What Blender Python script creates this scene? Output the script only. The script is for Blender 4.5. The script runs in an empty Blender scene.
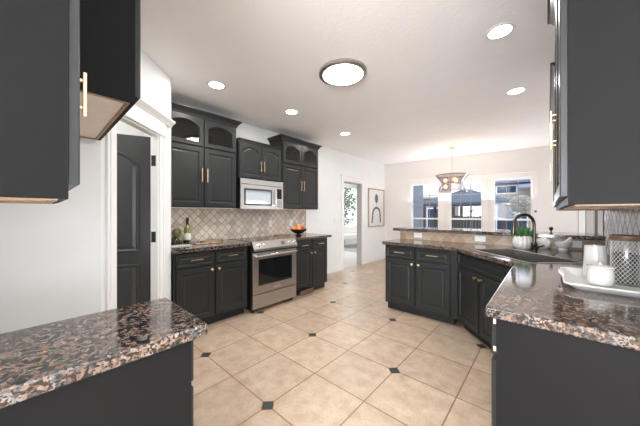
import bpy, bmesh, math, random
from mathutils import Vector, Matrix
random.seed(7)
R = math.radians
SC = bpy.context.scene
COL = SC.collection

# ------------------------------------------------------------------ camera, world, lights, exposure
cam_d = bpy.data.cameras.new('camera')
cam_d.sensor_width = 36.0
cam_d.lens = 36.0 * 256 / 640
cam_d.clip_start = 0.02
cam_d.clip_end = 200
cam_d.shift_y = 0.3 / 640
cam = bpy.data.objects.new('camera', cam_d)
COL.objects.link(cam)
cam.location = (0, 0, 1.29)
cam.rotation_euler = (R(90), 0, R(41.69))
SC.camera = cam

SC.view_settings.view_transform = 'Standard'
SC.view_settings.look = 'None'
SC.view_settings.gamma = 1
SC.view_settings.use_curve_mapping = False
SC.view_settings.exposure = 0.26

w = bpy.data.worlds.new('daylight')
SC.world = w
w.use_nodes = True
wn = w.node_tree
bg = wn.nodes['Background']
bg.inputs['Color'].default_value = (0.86, 0.92, 1.0, 1)
bg.inputs['Strength'].default_value = 2.6

def area(name, loc, rot, sx, sy, power, color=(1, 1, 1), shape='RECTANGLE', spread=180):
    d = bpy.data.lights.new(name, 'AREA')
    d.shape = shape
    d.size = sx
    if shape in ('RECTANGLE', 'ELLIPSE'):
        d.size_y = sy
    d.energy = power
    d.color = color
    d.spread = R(spread)
    o = bpy.data.objects.new(name, d)
    COL.objects.link(o)
    o.location = loc
    o.rotation_euler = rot
    return o

# added ceiling fill: lamps tilted up at the unseen living area's window openings
area('ceiling_fill_rear', (1.2, -3.9, 1.35), (R(146), 0, 0), 3.4, 2.1, 640, (0.90, 0.95, 1.0))
area('ceiling_fill_side', (3.9, -1.2, 1.35), (R(146), 0, R(90)), 3.6, 2.1, 120, (0.90, 0.95, 1.0))
# daylight of the dining nook windows
area('daylight_nook_window', (-1.55, 6.82, 1.52), (R(-138), 0, R(5.8)), 2.6, 0.4, 17, (0.93, 0.97, 1.0))
area('daylight_nook_side', (1.85, 5.75, 1.2), (R(128), 0, R(90)), 1.1, 1.4, 17, (0.95, 0.98, 1.0))
area('daylight_next_room', (-5.0, 7.2, 2.6), (0, 0, 0), 1.8, 3.0, 50, (1.0, 0.99, 0.96))

CEIL = 2.68

# ------------------------------------------------------------------ node helpers
def new_mat(name):
    m = bpy.data.materials.new(name)
    m.use_nodes = True
    nt = m.node_tree
    b = nt.nodes['Principled BSDF']
    return m, nt, b

def M(name, col, rough=0.5, metal=0.0, spec=0.5, bump=0.0, bscale=200, var=0.0, vscale=5, coat=0.0):
    m, nt, b = new_mat(name)
    b.inputs['Base Color'].default_value = (*col, 1)
    b.inputs['Roughness'].default_value = rough
    b.inputs['Metallic'].default_value = metal
    b.inputs['Specular IOR Level'].default_value = spec
    b.inputs['Coat Weight'].default_value = coat
    tc = nt.nodes.new('ShaderNodeTexCoord')
    n = nt.nodes.new('ShaderNodeTexNoise')
    n.inputs['Scale'].default_value = vscale
    n.inputs['Detail'].default_value = 3
    nt.links.new(tc.outputs['Object'], n.inputs['Vector'])
    mx = nt.nodes.new('ShaderNodeMix')
    mx.data_type = 'RGBA'
    v = max(var, 0.03)
    mx.inputs['A'].default_value = (*[c * (1 - v) for c in col], 1)
    mx.inputs['B'].default_value = (*[min(1, c * (1 + v)) for c in col], 1)
    nt.links.new(n.outputs['Fac'], mx.inputs['Factor'])
    nt.links.new(mx.outputs['Result'], b.inputs['Base Color'])
    if bump:
        n2 = nt.nodes.new('ShaderNodeTexNoise')
        n2.inputs['Scale'].default_value = bscale
        n2.inputs['Detail'].default_value = 4
        nt.links.new(tc.outputs['Object'], n2.inputs['Vector'])
        bp = nt.nodes.new('ShaderNodeBump')
        bp.inputs['Strength'].default_value = bump
        bp.inputs['Distance'].default_value = 0.004
        nt.links.new(n2.outputs['Fac'], bp.inputs['Height'])
        nt.links.new(bp.outputs['Normal'], b.inputs['Normal'])
    return m

def emit(name, col, strength):
    m, nt, b = new_mat(name)
    b.inputs['Base Color'].default_value = (0.8, 0.8, 0.8, 1)
    b.inputs['Emission Color'].default_value = (*col, 1)
    b.inputs['Emission Strength'].default_value = strength
    return m

def glass(name, tint=(1, 1, 1), refl=0.08, rough=0.0, alpha=1.0):
    """thin clear pane: transparent mixed with a fresnel reflection"""
    m, nt, b = new_mat(name)
    out = nt.nodes['Material Output']
    nt.nodes.remove(b)
    t = nt.nodes.new('ShaderNodeBsdfTransparent')
    t.inputs['Color'].default_value = (*tint, 1)
    g = nt.nodes.new('ShaderNodeBsdfGlossy')
    g.inputs['Roughness'].default_value = rough
    f = nt.nodes.new('ShaderNodeLayerWeight')
    f.inputs['Blend'].default_value = 0.5
    q = NM(nt)
    a = q.m('ADD', q.m('MULTIPLY', q.m('POWER', f.outputs['Facing'], 4.0), 0.6), 0.04 + refl)
    mx = nt.nodes.new('ShaderNodeMixShader')
    nt.links.new(a, mx.inputs[0])
    nt.links.new(t.outputs[0], mx.inputs[1])
    nt.links.new(g.outputs[0], mx.inputs[2])
    nt.links.new(mx.outputs[0], out.inputs[0])
    return m

class NM:
    """tiny maths helper on a node tree"""
    def __init__(s, nt): s.nt = nt
    def m(s, op, a, b=None, c=None):
        n = s.nt.nodes.new('ShaderNodeMath')
        n.operation = op
        for i, x in enumerate((a, b, c)):
            if x is None: continue
            if isinstance(x, (int, float)): n.inputs[i].default_value = x
            else: s.nt.links.new(x, n.inputs[i])
        return n.outputs[0]
    def ramp(s, fac, stops, interp='LINEAR'):
        n = s.nt.nodes.new('ShaderNodeValToRGB')
        n.color_ramp.interpolation = interp
        e = n.color_ramp.elements
        while len(e) < len(stops): e.new(0.5)
        for el, (p, c) in zip(e, stops):
            el.position = p
            el.color = (*c, 1)
        s.nt.links.new(fac, n.inputs[0])
        return n.outputs[0]
    def mix(s, f, a, b, blend='MIX'):
        n = s.nt.nodes.new('ShaderNodeMix')
        n.data_type = 'RGBA'
        n.blend_type = blend
        for k, x in (('Factor', f), ('A', a), ('B', b)):
            if isinstance(x, (int, float)): n.inputs[k].default_value = x
            elif isinstance(x, tuple): n.inputs[k].default_value = (*x, 1)
            else: s.nt.links.new(x, n.inputs[k])
        return n.outputs['Result']
    def noise(s, vec, scale, detail=3, rough=0.5):
        n = s.nt.nodes.new('ShaderNodeTexNoise')
        n.inputs['Scale'].default_value = scale
        n.inputs['Detail'].default_value = detail
        n.inputs['Roughness'].default_value = rough
        s.nt.links.new(vec, n.inputs['Vector'])
        return n.outputs['Fac']

def granite_mat():
    m, nt, b = new_mat('granite')
    q = NM(nt)
    pos = nt.nodes.new('ShaderNodeTexCoord').outputs['Object']
    nz = nt.nodes.new('ShaderNodeTexNoise')
    nz.inputs['Scale'].default_value = 45
    nt.links.new(pos, nz.inputs['Vector'])
    add = nt.nodes.new('ShaderNodeVectorMath'); add.operation = 'MULTIPLY_ADD'
    nt.links.new(nz.outputs['Color'], add.inputs[0])
    add.inputs[1].default_value = (0.012, 0.012, 0.012)
    nt.links.new(pos, add.inputs[2])
    v = nt.nodes.new('ShaderNodeTexVoronoi')
    v.inputs['Scale'].default_value = 98
    nt.links.new(add.outputs[0], v.inputs['Vector'])
    sep = nt.nodes.new('ShaderNodeSeparateColor')
    nt.links.new(v.outputs['Color'], sep.inputs[0])
    c = q.ramp(sep.outputs[0], [(0.0, (0.014, 0.013, 0.014)), (0.27, (0.06, 0.05, 0.045)), (0.38, (0.15, 0.088, 0.06)),
                                (0.56, (0.225, 0.15, 0.112)), (0.76, (0.19, 0.175, 0.165)), (0.91, (0.11, 0.10, 0.10))], 'CONSTANT')
    v2 = nt.nodes.new('ShaderNodeTexVoronoi')
    v2.inputs['Scale'].default_value = 230
    nt.links.new(add.outputs[0], v2.inputs['Vector'])
    sep2 = nt.nodes.new('ShaderNodeSeparateColor')
    nt.links.new(v2.outputs['Color'], sep2.inputs[0])
    c2 = q.ramp(sep2.outputs[1], [(0.0, (0.15, 0.15, 0.15)), (0.22, (0.8, 0.8, 0.8)), (0.6, (1, 1, 1)), (0.85, (1.2, 1.17, 1.14))], 'CONSTANT')
    big = q.noise(pos, 7, 2)
    bigc = q.ramp(big, [(0.35, (0.75, 0.75, 0.78)), (0.65, (1.2, 1.15, 1.1))])
    r = q.mix(1.0, q.mix(1.0, c, c2, 'MULTIPLY'), bigc, 'MULTIPLY')
    nt.links.new(r, b.inputs['Base Color'])
    b.inputs['Roughness'].default_value = 0.09
    b.inputs['Specular IOR Level'].default_value = 0.75
    return m

def floor_mat():
    m, nt, b = new_mat('floor_tiles')
    q = NM(nt)
    g = nt.nodes.new('ShaderNodeNewGeometry').outputs['Position']
    s = nt.nodes.new('ShaderNodeSeparateXYZ')
    nt.links.new(g, s.inputs[0])
    T = 0.4625
    u = q.m('DIVIDE', q.m('SUBTRACT', s.outputs[0], -1.405), T)
    v = q.m('DIVIDE', q.m('SUBTRACT', s.outputs[1], 1.05), T)
    du = q.m('ABSOLUTE', q.m('SUBTRACT', u, q.m('ROUND', u)))
    dv = q.m('ABSOLUTE', q.m('SUBTRACT', v, q.m('ROUND', v)))
    grout = q.m('LESS_THAN', q.m('MINIMUM', du, dv), 0.0095)
    m0 = q.m('ROUND', q.m('DIVIDE', v, 2))
    n0 = q.m('ROUND', q.m('DIVIDE', q.m('SUBTRACT', u, m0), 2))
    ex = q.m('ABSOLUTE', q.m('SUBTRACT', u, q.m('ADD', q.m('MULTIPLY', n0, 2), m0)))
    ey = q.m('ABSOLUTE', q.m('SUBTRACT', v, q.m('MULTIPLY', m0, 2)))
    man = q.m('ADD', ex, ey)
    inset = q.m('LESS_THAN', man, 0.108)
    rim = q.m('LESS_THAN', man, 0.122)
    wn_ = nt.nodes.new('ShaderNodeTexWhiteNoise')
    cb = nt.nodes.new('ShaderNodeCombineXYZ')
    nt.links.new(q.m('FLOOR', u), cb.inputs[0]); nt.links.new(q.m('FLOOR', v), cb.inputs[1])
    nt.links.new(cb.outputs[0], wn_.inputs['Vector'])
    n1 = q.noise(g, 9, 5, 0.6)
    n2 = q.noise(g, 60, 4, 0.65)
    col = q.ramp(n1, [(0.3, (0.42, 0.30, 0.205)), (0.5, (0.49, 0.375, 0.28)), (0.72, (0.56, 0.455, 0.365))])
    pits = q.ramp(n2, [(0.30, (0.82, 0.78, 0.74)), (0.45, (1, 1, 1)), (1.0, (1.06, 1.06, 1.05))])
    col = q.mix(1.0, col, pits, 'MULTIPLY')
    tint = q.ramp(wn_.outputs['Value'], [(0, (0.90, 0.90, 0.90)), (1, (1.06, 1.05, 1.04))])
    col = q.mix(1.0, col, tint, 'MULTIPLY')
    col = q.mix(q.m('MAXIMUM', grout, rim), col, (0.25, 0.14, 0.075))
    col = q.mix(inset, col, (0.045, 0.05, 0.048))
    nt.links.new(col, b.inputs['Base Color'])
    b.inputs['Roughness'].default_value = 0.32
    b.inputs['Specular IOR Level'].default_value = 0.45
    bp = nt.nodes.new('ShaderNodeBump')
    bp.inputs['Strength'].default_value = 0.25
    bp.inputs['Distance'].default_value = 0.003
    nt.links.new(q.m('SUBTRACT', q.m('MULTIPLY', n2, 0.25), grout), bp.inputs['Height'])
    nt.links.new(bp.outputs['Normal'], b.inputs['Normal'])
    return m

def splash_mat(name, axis, c0, c1, grout_col, off=0.0, zoff=0.0, gw=0.032, tile=0.077):
    m, nt, b = new_mat(name)
    q = NM(nt)
    g = nt.nodes.new('ShaderNodeNewGeometry').outputs['Position']
    s = nt.nodes.new('ShaderNodeSeparateXYZ')
    nt.links.new(g, s.inputs[0])
    h = q.m('ADD', s.outputs[axis], off)
    z = q.m('ADD', s.outputs[2], zoff)
    k = 1 / (1.41421 * tile)
    a = q.m('MULTIPLY', q.m('ADD', h, z), k)
    c = q.m('MULTIPLY', q.m('SUBTRACT', h, z), k)
    da = q.m('ABSOLUTE', q.m('SUBTRACT', a, q.m('ROUND', a)))
    dc = q.m('ABSOLUTE', q.m('SUBTRACT', c, q.m('ROUND', c)))
    nz = q.noise(g, 90, 3)
    edge = q.m('ADD', q.m('MINIMUM', da, dc), q.m('MULTIPLY', q.m('SUBTRACT', nz, 0.5), 0.03))
    grout = q.m('LESS_THAN', edge, gw)
    wn_ = nt.nodes.new('ShaderNodeTexWhiteNoise')
    cb = nt.nodes.new('ShaderNodeCombineXYZ')
    nt.links.new(q.m('FLOOR', a), cb.inputs[0]); nt.links.new(q.m('FLOOR', c), cb.inputs[1])
    nt.links.new(cb.outputs[0], wn_.inputs['Vector'])
    col = q.ramp(wn_.outputs['Value'], [(0, c0), (1, c1)])
    mot = q.ramp(q.noise(g, 35, 5, 0.65), [(0.3, (0.78, 0.76, 0.73)), (0.55, (1, 1, 1)), (0.8, (1.12, 1.12, 1.12))])
    col = q.mix(1.0, col, mot, 'MULTIPLY')
    col = q.mix(grout, col, grout_col)
    nt.links.new(col, b.inputs['Base Color'])
    b.inputs['Roughness'].default_value = 0.45
    bp = nt.nodes.new('ShaderNodeBump')
    bp.inputs['Strength'].default_value = 0.5
    bp.inputs['Distance'].default_value = 0.004
    nt.links.new(q.m('SMOOTH_MIN', edge, 0.08, 0.05), bp.inputs['Height'])
    nt.links.new(bp.outputs['Normal'], b.inputs['Normal'])
    return m

def brushed(name, col, rough, axis='x'):
    m, nt, b = new_mat(name)
    q = NM(nt)
    tc = nt.nodes.new('ShaderNodeTexCoord').outputs['Object']
    mp = nt.nodes.new('ShaderNodeMapping')
    mp.inputs['Scale'].default_value = (3, 3, 300) if axis == 'x' else (300, 3, 3)
    nt.links.new(tc, mp.inputs['Vector'])
    n = q.noise(mp.outputs[0], 4, 3)
    c = q.ramp(n, [(0.3, tuple(x * 0.9 for x in col)), (0.7, tuple(min(1, x * 1.08) for x in col))])
    nt.links.new(c, b.inputs['Base Color'])
    b.inputs['Metallic'].default_value = 1
    nt.links.new(q.m('ADD', q.m('MULTIPLY', n, 0.12), rough - 0.06), b.inputs['Roughness'])
    return m

MT = dict(
    munt=M('muntin_backlit_grey', (0.28, 0.27, 0.27), 0.5),  # grey puts the muntins' backlit shade into the colour
    wall=M('wall_paint', (0.80, 0.81, 0.805), 0.6, bump=0.15, bscale=130),
    nook=M('nook_wall_paint', (0.79, 0.76, 0.735), 0.6, bump=0.15, bscale=130),
    ceiling=M('ceiling_paint', (0.93, 0.925, 0.925), 0.75, bump=0.6, bscale=55),
    trim=M('white_trim_paint', (0.83, 0.83, 0.82), 0.35),
    black=M('charcoal_cabinet_paint', (0.024, 0.025, 0.0255), 0.36, spec=0.28, var=0.06, vscale=8),
    base=M('dark_charcoal_base_paint', (0.019, 0.021, 0.0215), 0.36, spec=0.35, var=0.06, vscale=8),
    panel=M('charcoal_panel_paint', (0.0125, 0.012, 0.0122), 0.5, spec=0.06, var=0.08, vscale=3),
    door=M('charcoal_door_paint', (0.050, 0.051, 0.051), 0.32, spec=0.45),
    toe=M('toe_kick_black', (0.012, 0.012, 0.013), 0.5),
    inside=M('cabinet_interior', (0.018, 0.018, 0.018), 0.6),
    ply=M('cabinet_underside_wood', (0.88, 0.75, 0.65), 0.5, var=0.12, vscale=14),
    plyedge=M('cabinet_edge_wood', (0.36, 0.22, 0.13), 0.5, var=0.2, vscale=20),
    brass=M('brushed_brass', (0.80, 0.60, 0.33), 0.28, metal=1),
    steel=brushed('brushed_steel', (0.50, 0.475, 0.455), 0.33),
    darksteel=M('dark_sink_steel', (0.17, 0.155, 0.145), 0.3, metal=0.6),
    rim=M('sink_rim_steel', (0.62, 0.60, 0.58), 0.22, metal=1),
    chrome=M('polished_steel', (0.75, 0.74, 0.72), 0.12, metal=1),
    blackglass=M('black_oven_glass', (0.008, 0.008, 0.009), 0.05, spec=0.5),
    microglass=M('microwave_window_glass', (0.30, 0.30, 0.30), 0.06, metal=0.6, spec=0.9),
    blackplastic=M('black_plastic', (0.015, 0.015, 0.016), 0.35),
    whiteplastic=M('white_plastic', (0.80, 0.80, 0.78), 0.35),
    whitecer=M('white_glazed_ceramic', (0.66, 0.65, 0.63), 0.2, coat=0.4),
    greycer=M('white_ribbed_ceramic', (0.66, 0.65, 0.63), 0.35),
    leaf=M('succulent_leaf', (0.045, 0.13, 0.035), 0.5, var=0.3, vscale=30),
    soil=M('potting_soil', (0.05, 0.035, 0.025), 0.9),
    bronze=M('dark_bronze_faucet', (0.10, 0.085, 0.065), 0.25, metal=0.9),
    wood=M('warm_board_wood', (0.45, 0.25, 0.10), 0.45, var=0.25, vscale=25),
    frame=M('pale_oak_frame', (0.42, 0.33, 0.24), 0.5, var=0.2, vscale=25),
    paper=M('art_paper', (0.72, 0.70, 0.68), 0.7),
    ink=M('art_ink', (0.10, 0.11, 0.13), 0.7, var=0.4, vscale=30),
    clear=glass('window_glass', (1, 1, 1), -0.03),
    cabglass=glass('cabinet_door_glass', (0.6, 0.6, 0.6), 0.02, 0.02),
    jarglass=glass('jar_glass', (0.9, 0.92, 0.92), 0.03, 0.18),
    smoke=glass('smoked_chandelier_glass', (0.80, 0.78, 0.80), 0.06, 0.06),
    granite=granite_mat(),
    floor=floor_mat(),
    splash=splash_mat('range_backsplash_tile', 1, (0.50, 0.42, 0.34), (0.80, 0.71, 0.62), (0.19, 0.13, 0.09)),
    splash2=splash_mat('bar_backsplash_tile', 0, (0.34, 0.23, 0.15), (0.52, 0.40, 0.29), (0.46, 0.38, 0.29), tile=0.110),
    splash3=splash_mat('side_backsplash_tile', 1, (0.45, 0.42, 0.40), (0.92, 0.90, 0.89), (0.14, 0.09, 0.06), gw=0.085, tile=0.110),
    lamp=emit('recessed_lamp_glow', (1.0, 0.97, 0.93), 14),
    disc=emit('flush_lamp_glow', (1.0, 0.99, 0.97), 5),
    bulb=emit('warm_bulb_glow', (1.0, 0.50, 0.26), 3.2),
    bottle=M('olive_bottle_glass', (0.16, 0.15, 0.02), 0.08, spec=0.7, coat=0.5),
    label=M('bottle_label_paper', (0.75, 0.72, 0.62), 0.6),
    foil=M('dark_bottle_foil', (0.02, 0.015, 0.012), 0.35),
    pear=M('green_fruit_skin', (0.16, 0.17, 0.05), 0.4, var=0.3, vscale=20),
    dark=M('dark_glazed_clay', (0.02, 0.014, 0.012), 0.25),
    orange=M('orange_fruit_skin', (0.75, 0.28, 0.06), 0.45, var=0.15, vscale=30),
    red=M('red_fruit_skin', (0.40, 0.06, 0.04), 0.35, var=0.3, vscale=25),
    carpet=M('next_room_floor', (0.60, 0.58, 0.56), 0.8),
    rug=M('grey_rug', (0.38, 0.37, 0.36), 0.95, bump=0.5, bscale=300),
    uphol=M('white_upholstery', (0.75, 0.74, 0.72), 0.8),
    legwood=M('dark_leg_wood', (0.03, 0.02, 0.015), 0.4),
    jamb=M('jamb_shadow_and_slat_taupe', (0.50, 0.47, 0.44), 0.5),  # doorway jamb's shadow tone put into the colour; blind slats share it
    concrete=M('patio_concrete', (0.30, 0.30, 0.29), 0.9, var=0.1),
    siding=M('grey_blue_siding', (0.17, 0.20, 0.255), 0.7, var=0.1),
    stucco=M('pale_stucco', (0.36, 0.33, 0.30), 0.8, var=0.05),
    roofing=M('lavender_grey_roof', (0.14, 0.145, 0.21), 0.8, var=0.2, vscale=3),
    canopy=M('slate_canopy_roof', (0.05, 0.07, 0.10), 0.7, var=0.2, vscale=3),
    bluewin=M('dark_blue_window', (0.02, 0.05, 0.11), 0.4, spec=0.2),
    post=M('dark_timber_post', (0.05, 0.04, 0.04), 0.7),
    fence=M('weathered_fence_wood', (0.09, 0.085, 0.09), 0.85, var=0.2, vscale=6),
    bark=M('bare_branch_bark', (0.13, 0.11, 0.10), 0.9),
    foliage=M('garden_foliage', (0.17, 0.21, 0.10), 0.8, var=0.4, vscale=8),
    palefol=M('pale_dry_foliage', (0.62, 0.62, 0.58), 0.9, var=0.3, vscale=20),
    beans=M('dark_coffee_beans', (0.018, 0.012, 0.010), 0.4, bump=1.0, bscale=120),
    lattice=M('white_wire_lattice', (0.62, 0.62, 0.60), 0.35),
    tray=M('whitewashed_tray_metal', (0.66, 0.64, 0.62), 0.4, var=0.15, vscale=12),
    ventwood=M('brown_register', (0.14, 0.09, 0.06), 0.4),
)

# ------------------------------------------------------------------ mesh helpers
class MB:
    def __init__(s): s.bm = bmesh.new()
    def box(s, x0, x1, y0, y1, z0, z1):
        v = [s.bm.verts.new(p) for p in ((x0,y0,z0),(x1,y0,z0),(x1,y1,z0),(x0,y1,z0),(x0,y0,z1),(x1,y0,z1),(x1,y1,z1),(x0,y1,z1))]
        for f in ((3,2,1,0),(4,5,6,7),(0,1,5,4),(1,2,6,5),(2,3,7,6),(3,0,4,7)):
            s.bm.faces.new([v[i] for i in f])
        return s
    def prism(s, pts, z0, z1):
        n = len(pts)
        a = [s.bm.verts.new((x, y, z0)) for x, y in pts]
        b = [s.bm.verts.new((x, y, z1)) for x, y in pts]
        s.bm.faces.new(a[::-1]); s.bm.faces.new(b)
        for i in range(n):
            j = (i + 1) % n
            s.bm.faces.new((a[i], a[j], b[j], b[i]))
        return s
    def extr(s, pts, y0, y1):
        """polygon in x,z extruded along y"""
        n = len(pts)
        a = [s.bm.verts.new((x, y0, z)) for x, z in pts]
        b = [s.bm.verts.new((x, y1, z)) for x, z in pts]
        s.bm.faces.new(a); s.bm.faces.new(b[::-1])
        for i in range(n):
            j = (i + 1) % n
            s.bm.faces.new((a[j], a[i], b[i], b[j]))
        return s
    def sweep_x(s, prof, x0, x1):
        """profile of (y,z) extruded along x"""
        n = len(prof)
        a = [s.bm.verts.new((x0, y, z)) for y, z in prof]
        b = [s.bm.verts.new((x1, y, z)) for y, z in prof]
        s.bm.faces.new(a[::-1]); s.bm.faces.new(b)
        for i in range(n):
            j = (i + 1) % n
            s.bm.faces.new((a[i], a[j], b[j], b[i]))
        return s
    def rings(s, rings, close0=True, close1=True):
        vs = [[s.bm.verts.new(p) for p in r] for r in rings]
        n = len(vs[0])
        for a, b in zip(vs, vs[1:]):
            for i in range(n):
                j = (i + 1) % n
                s.bm.faces.new((a[i], a[j], b[j], b[i]))
        if close0: s.bm.faces.new(vs[0][::-1])
        if close1: s.bm.faces.new(vs[-1])
        return s
    def lathe(s, prof, c=(0, 0, 0), n=24, sq=None, close0=True, close1=True):
        rs = []
        for r, z in prof:
            ring = []
            for i in range(n):
                t = 2 * math.pi * i / n
                rr = max(r, 1e-4) * (1 + (sq(t, z) if sq else 0))
                ring.append((c[0] + rr * math.cos(t), c[1] + rr * math.sin(t), c[2] + z))
            rs.append(ring)
        return s.rings(rs, close0, close1)
    def tube(s, path, r, n=10):
        P = [Vector(p) for p in path]
        rad = r if isinstance(r, (list, tuple)) else [r] * len(P)
        rs = []
        up = Vector((0, 0, 1))
        prev = None
        for i, p in enumerate(P):
            t = (P[min(i + 1, len(P) - 1)] - P[max(i - 1, 0)]).normalized()
            if prev is None:
                a = t.cross(up)
                if a.length < 1e-3: a = t.cross(Vector((1, 0, 0)))
                a.normalize()
            else:
                a = (prev - t * prev.dot(t)).normalized()
            prev = a
            b = t.cross(a).normalized()
            rs.append([tuple(p + (a * math.cos(2*math.pi*k/n) + b * math.sin(2*math.pi*k/n)) * rad[i]) for k in range(n)])
        return s.rings(rs)
    def ball(s, c, r, sz=1.0, u=14, v=9):
        prof = [(r * math.sin(math.pi * i / v), -r * sz * math.cos(math.pi * i / v)) for i in range(v + 1)]
        return s.lathe(prof, c, u)
    def build(s, name, mat, parent=None, bevel=0.0, smooth=False, seg=2):
        bmesh.ops.recalc_face_normals(s.bm, faces=s.bm.faces)
        me = bpy.data.meshes.new(name)
        s.bm.to_mesh(me); s.bm.free()
        me.materials.append(mat)
        if smooth:
            for p in me.polygons: p.use_smooth = True
            me.set_sharp_from_angle(angle=R(40))
        o = bpy.data.objects.new(name, me)
        COL.objects.link(o)
        if parent: o.parent = parent
        if bevel:
            b = o.modifiers.new('bevel', 'BEVEL')
            b.width = bevel; b.segments = seg; b.limit_method = 'ANGLE'; b.angle_limit = R(35)
        return o

def tag(o, label=None, cat=None, group=None, kind=None):
    if label: o['label'] = label
    if cat: o['category'] = cat
    if group: o['group'] = group
    if kind: o['kind'] = kind
    return o

def empty(name, loc, rz=0, label=None, cat=None, group=None, kind=None):
    o = bpy.data.objects.new(name, None)
    o.empty_display_size = 0.1
    COL.objects.link(o)
    o.location = loc
    o.rotation_euler = (0, 0, rz)
    return tag(o, label, cat, group, kind)

def dup(root, loc, rz, label, group=None):
    def cp(o, par):
        c = o.copy(); COL.objects.link(c); c.parent = par
        for ch in [x for x in bpy.data.objects if x.parent == o]: cp(ch, c)
        return c
    r = cp(root, None)
    r.location = loc; r.rotation_euler = (0, 0, rz)
    r['label'] = label
    return r

def struct(name, mb, mat, bevel=0, label=None):
    o = mb.build(name, mat, None, bevel)
    o['kind'] = 'structure'
    if label: o['label'] = label
    return o

# ------------------------------------------------------------------ room shell
struct('floor', MB().box(-3.6, 4.2, -4.2, 8.2, -0.1, 0), MT['floor'])
struct('ceiling', MB().box(-3.62, 4.2, -4.2, 8.2, CEIL, CEIL + 0.15), MT['ceiling'])

# range wall with the doorway to the next room (opening y 4.74..5.45)
OY0, OY1, OZ = 4.74, 5.50, 2.03
wr = MB().box(-3.62, -3.5, -0.42, OY0, 0, CEIL).box(-3.62, -3.5, OY1, 8.2, 0, CEIL).box(-3.62, -3.5, OY0, OY1, OZ, CEIL)
struct('wall_left', wr, MT['wall'])
t = MB()
t.box(-3.5, -3.478, OY0 - 0.09, OY0, 0, OZ + 0.0).box(-3.5, -3.478, OY1, OY1 + 0.09, 0, OZ + 0.0)
t.box(-3.5, -3.474, OY0 - 0.10, OY1 + 0.10, OZ, OZ + 0.11).box(-3.5, -3.458, OY0 - 0.12, OY1 + 0.12, OZ + 0.11, OZ + 0.135)
struct('trim_1', t, MT['trim'], 0.003)
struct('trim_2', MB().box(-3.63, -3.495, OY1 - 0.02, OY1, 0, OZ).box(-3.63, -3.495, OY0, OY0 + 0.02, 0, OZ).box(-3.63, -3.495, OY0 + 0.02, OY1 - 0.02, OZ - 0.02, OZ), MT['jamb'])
struct('baseboard_left', MB().box(-3.5, -3.484, 3.45, OY0 - 0.09, 0, 0.12).box(-3.5, -3.484, OY1 + 0.09, 6.73, 0, 0.12), MT['trim'], 0.003)

# window wall of the dining nook, slightly skewed
WA = R(5.8)
WROOT = (-3.5, 6.73, 0)
def wallobj(name, mb, mat, bevel=0, kind='structure', parent=None):
    o = mb.build(name, mat, parent, bevel)
    if parent is None:
        o.location = WROOT; o.rotation_euler = (0, 0, WA)
        if kind: o['kind'] = kind
    return o
WINS = [(0.75, 1.42), (1.69, 2.36), (2.595, 3.265)]
WZ0, WZ1 = 0.90, 2.055
mb = MB()
xs = [-0.3] + [e for wdw in WINS for e in wdw] + [4.06]
for i in range(0, len(xs), 2):
    mb.box(xs[i], xs[i + 1], 0, 0.14, 0, CEIL)
for a, b in WINS:
    mb.box(a, b, 0, 0.14, 0, WZ0).box(a, b, 0, 0.14, WZ1, CEIL)
mb.box(4.06, 5.0, 0, 0.14, 2.06, CEIL).box(5.0, 5.4, 0, 0.14, 0, CEIL)
wallobj('wall_back', mb, MT['nook'])
for i, (a, b) in enumerate(WINS):
    f = 0.018
    fr = MB().box(a, a + f, 0.05, 0.11, WZ0, WZ1).box(b - f, b, 0.05, 0.11, WZ0, WZ1).box(a + f, b - f, 0.05, 0.11, WZ1 - f, WZ1).box(a + f, b - f, 0.05, 0.11, WZ0, WZ0 + f)
    fr.box(a + f, b - f, 0.045, 0.10, 1.13, 1.17)
    root = wallobj('window_%d' % (i + 1), fr, MT['trim'], 0.002)
    cw = (b - a - 2 * f) / 3
    g = MB()
    for k in (1, 2):
        xx = a + f + cw * k
        g.box(xx - 0.0065, xx + 0.0065, 0.068, 0.082, WZ0 + f, 1.125).box(xx - 0.0065, xx + 0.0065, 0.068, 0.082, 1.175, WZ1 - f)
    for k in (1, 2):
        zz = 1.175 + (WZ1 - f - 1.175) * k / 3
        g.box(a + f, b - f, 0.069, 0.081, zz - 0.0065, zz + 0.0065)
    wallobj('muntin', g, MT['munt'], 0, None, root)
    wallobj('pane', MB().box(a + f, b - f, 0.073, 0.077, WZ0 + f, WZ1 - f), MT['clear'], 0, None, root)
# casing and ledge over the three windows
t = MB()
t.box(0.65, 3.37, -0.02, 0, WZ1 + 0.0, WZ1 + 0.11).box(0.62, 3.42, -0.05, 0, WZ1 + 0.11, WZ1 + 0.14)
for a, b in ((0.66, 0.75), (3.265, 3.36), (1.42, 1.50), (1.61, 1.69), (2.36, 2.44), (2.515, 2.595)):
    t.box(a, b, -0.018, 0, WZ0, WZ1)
t.box(0.62, 3.41, -0.06, 0, WZ0 - 0.03, WZ0).box(0.66, 3.37, -0.018, 0, WZ0 - 0.12, WZ0 - 0.03)
wallobj('trim_3', t, MT['nook'], 0.003)
wallobj('baseboard_back', MB().box(0.02, 3.95, -0.016, 0, 0, 0.12), MT['trim'], 0.003)
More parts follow.
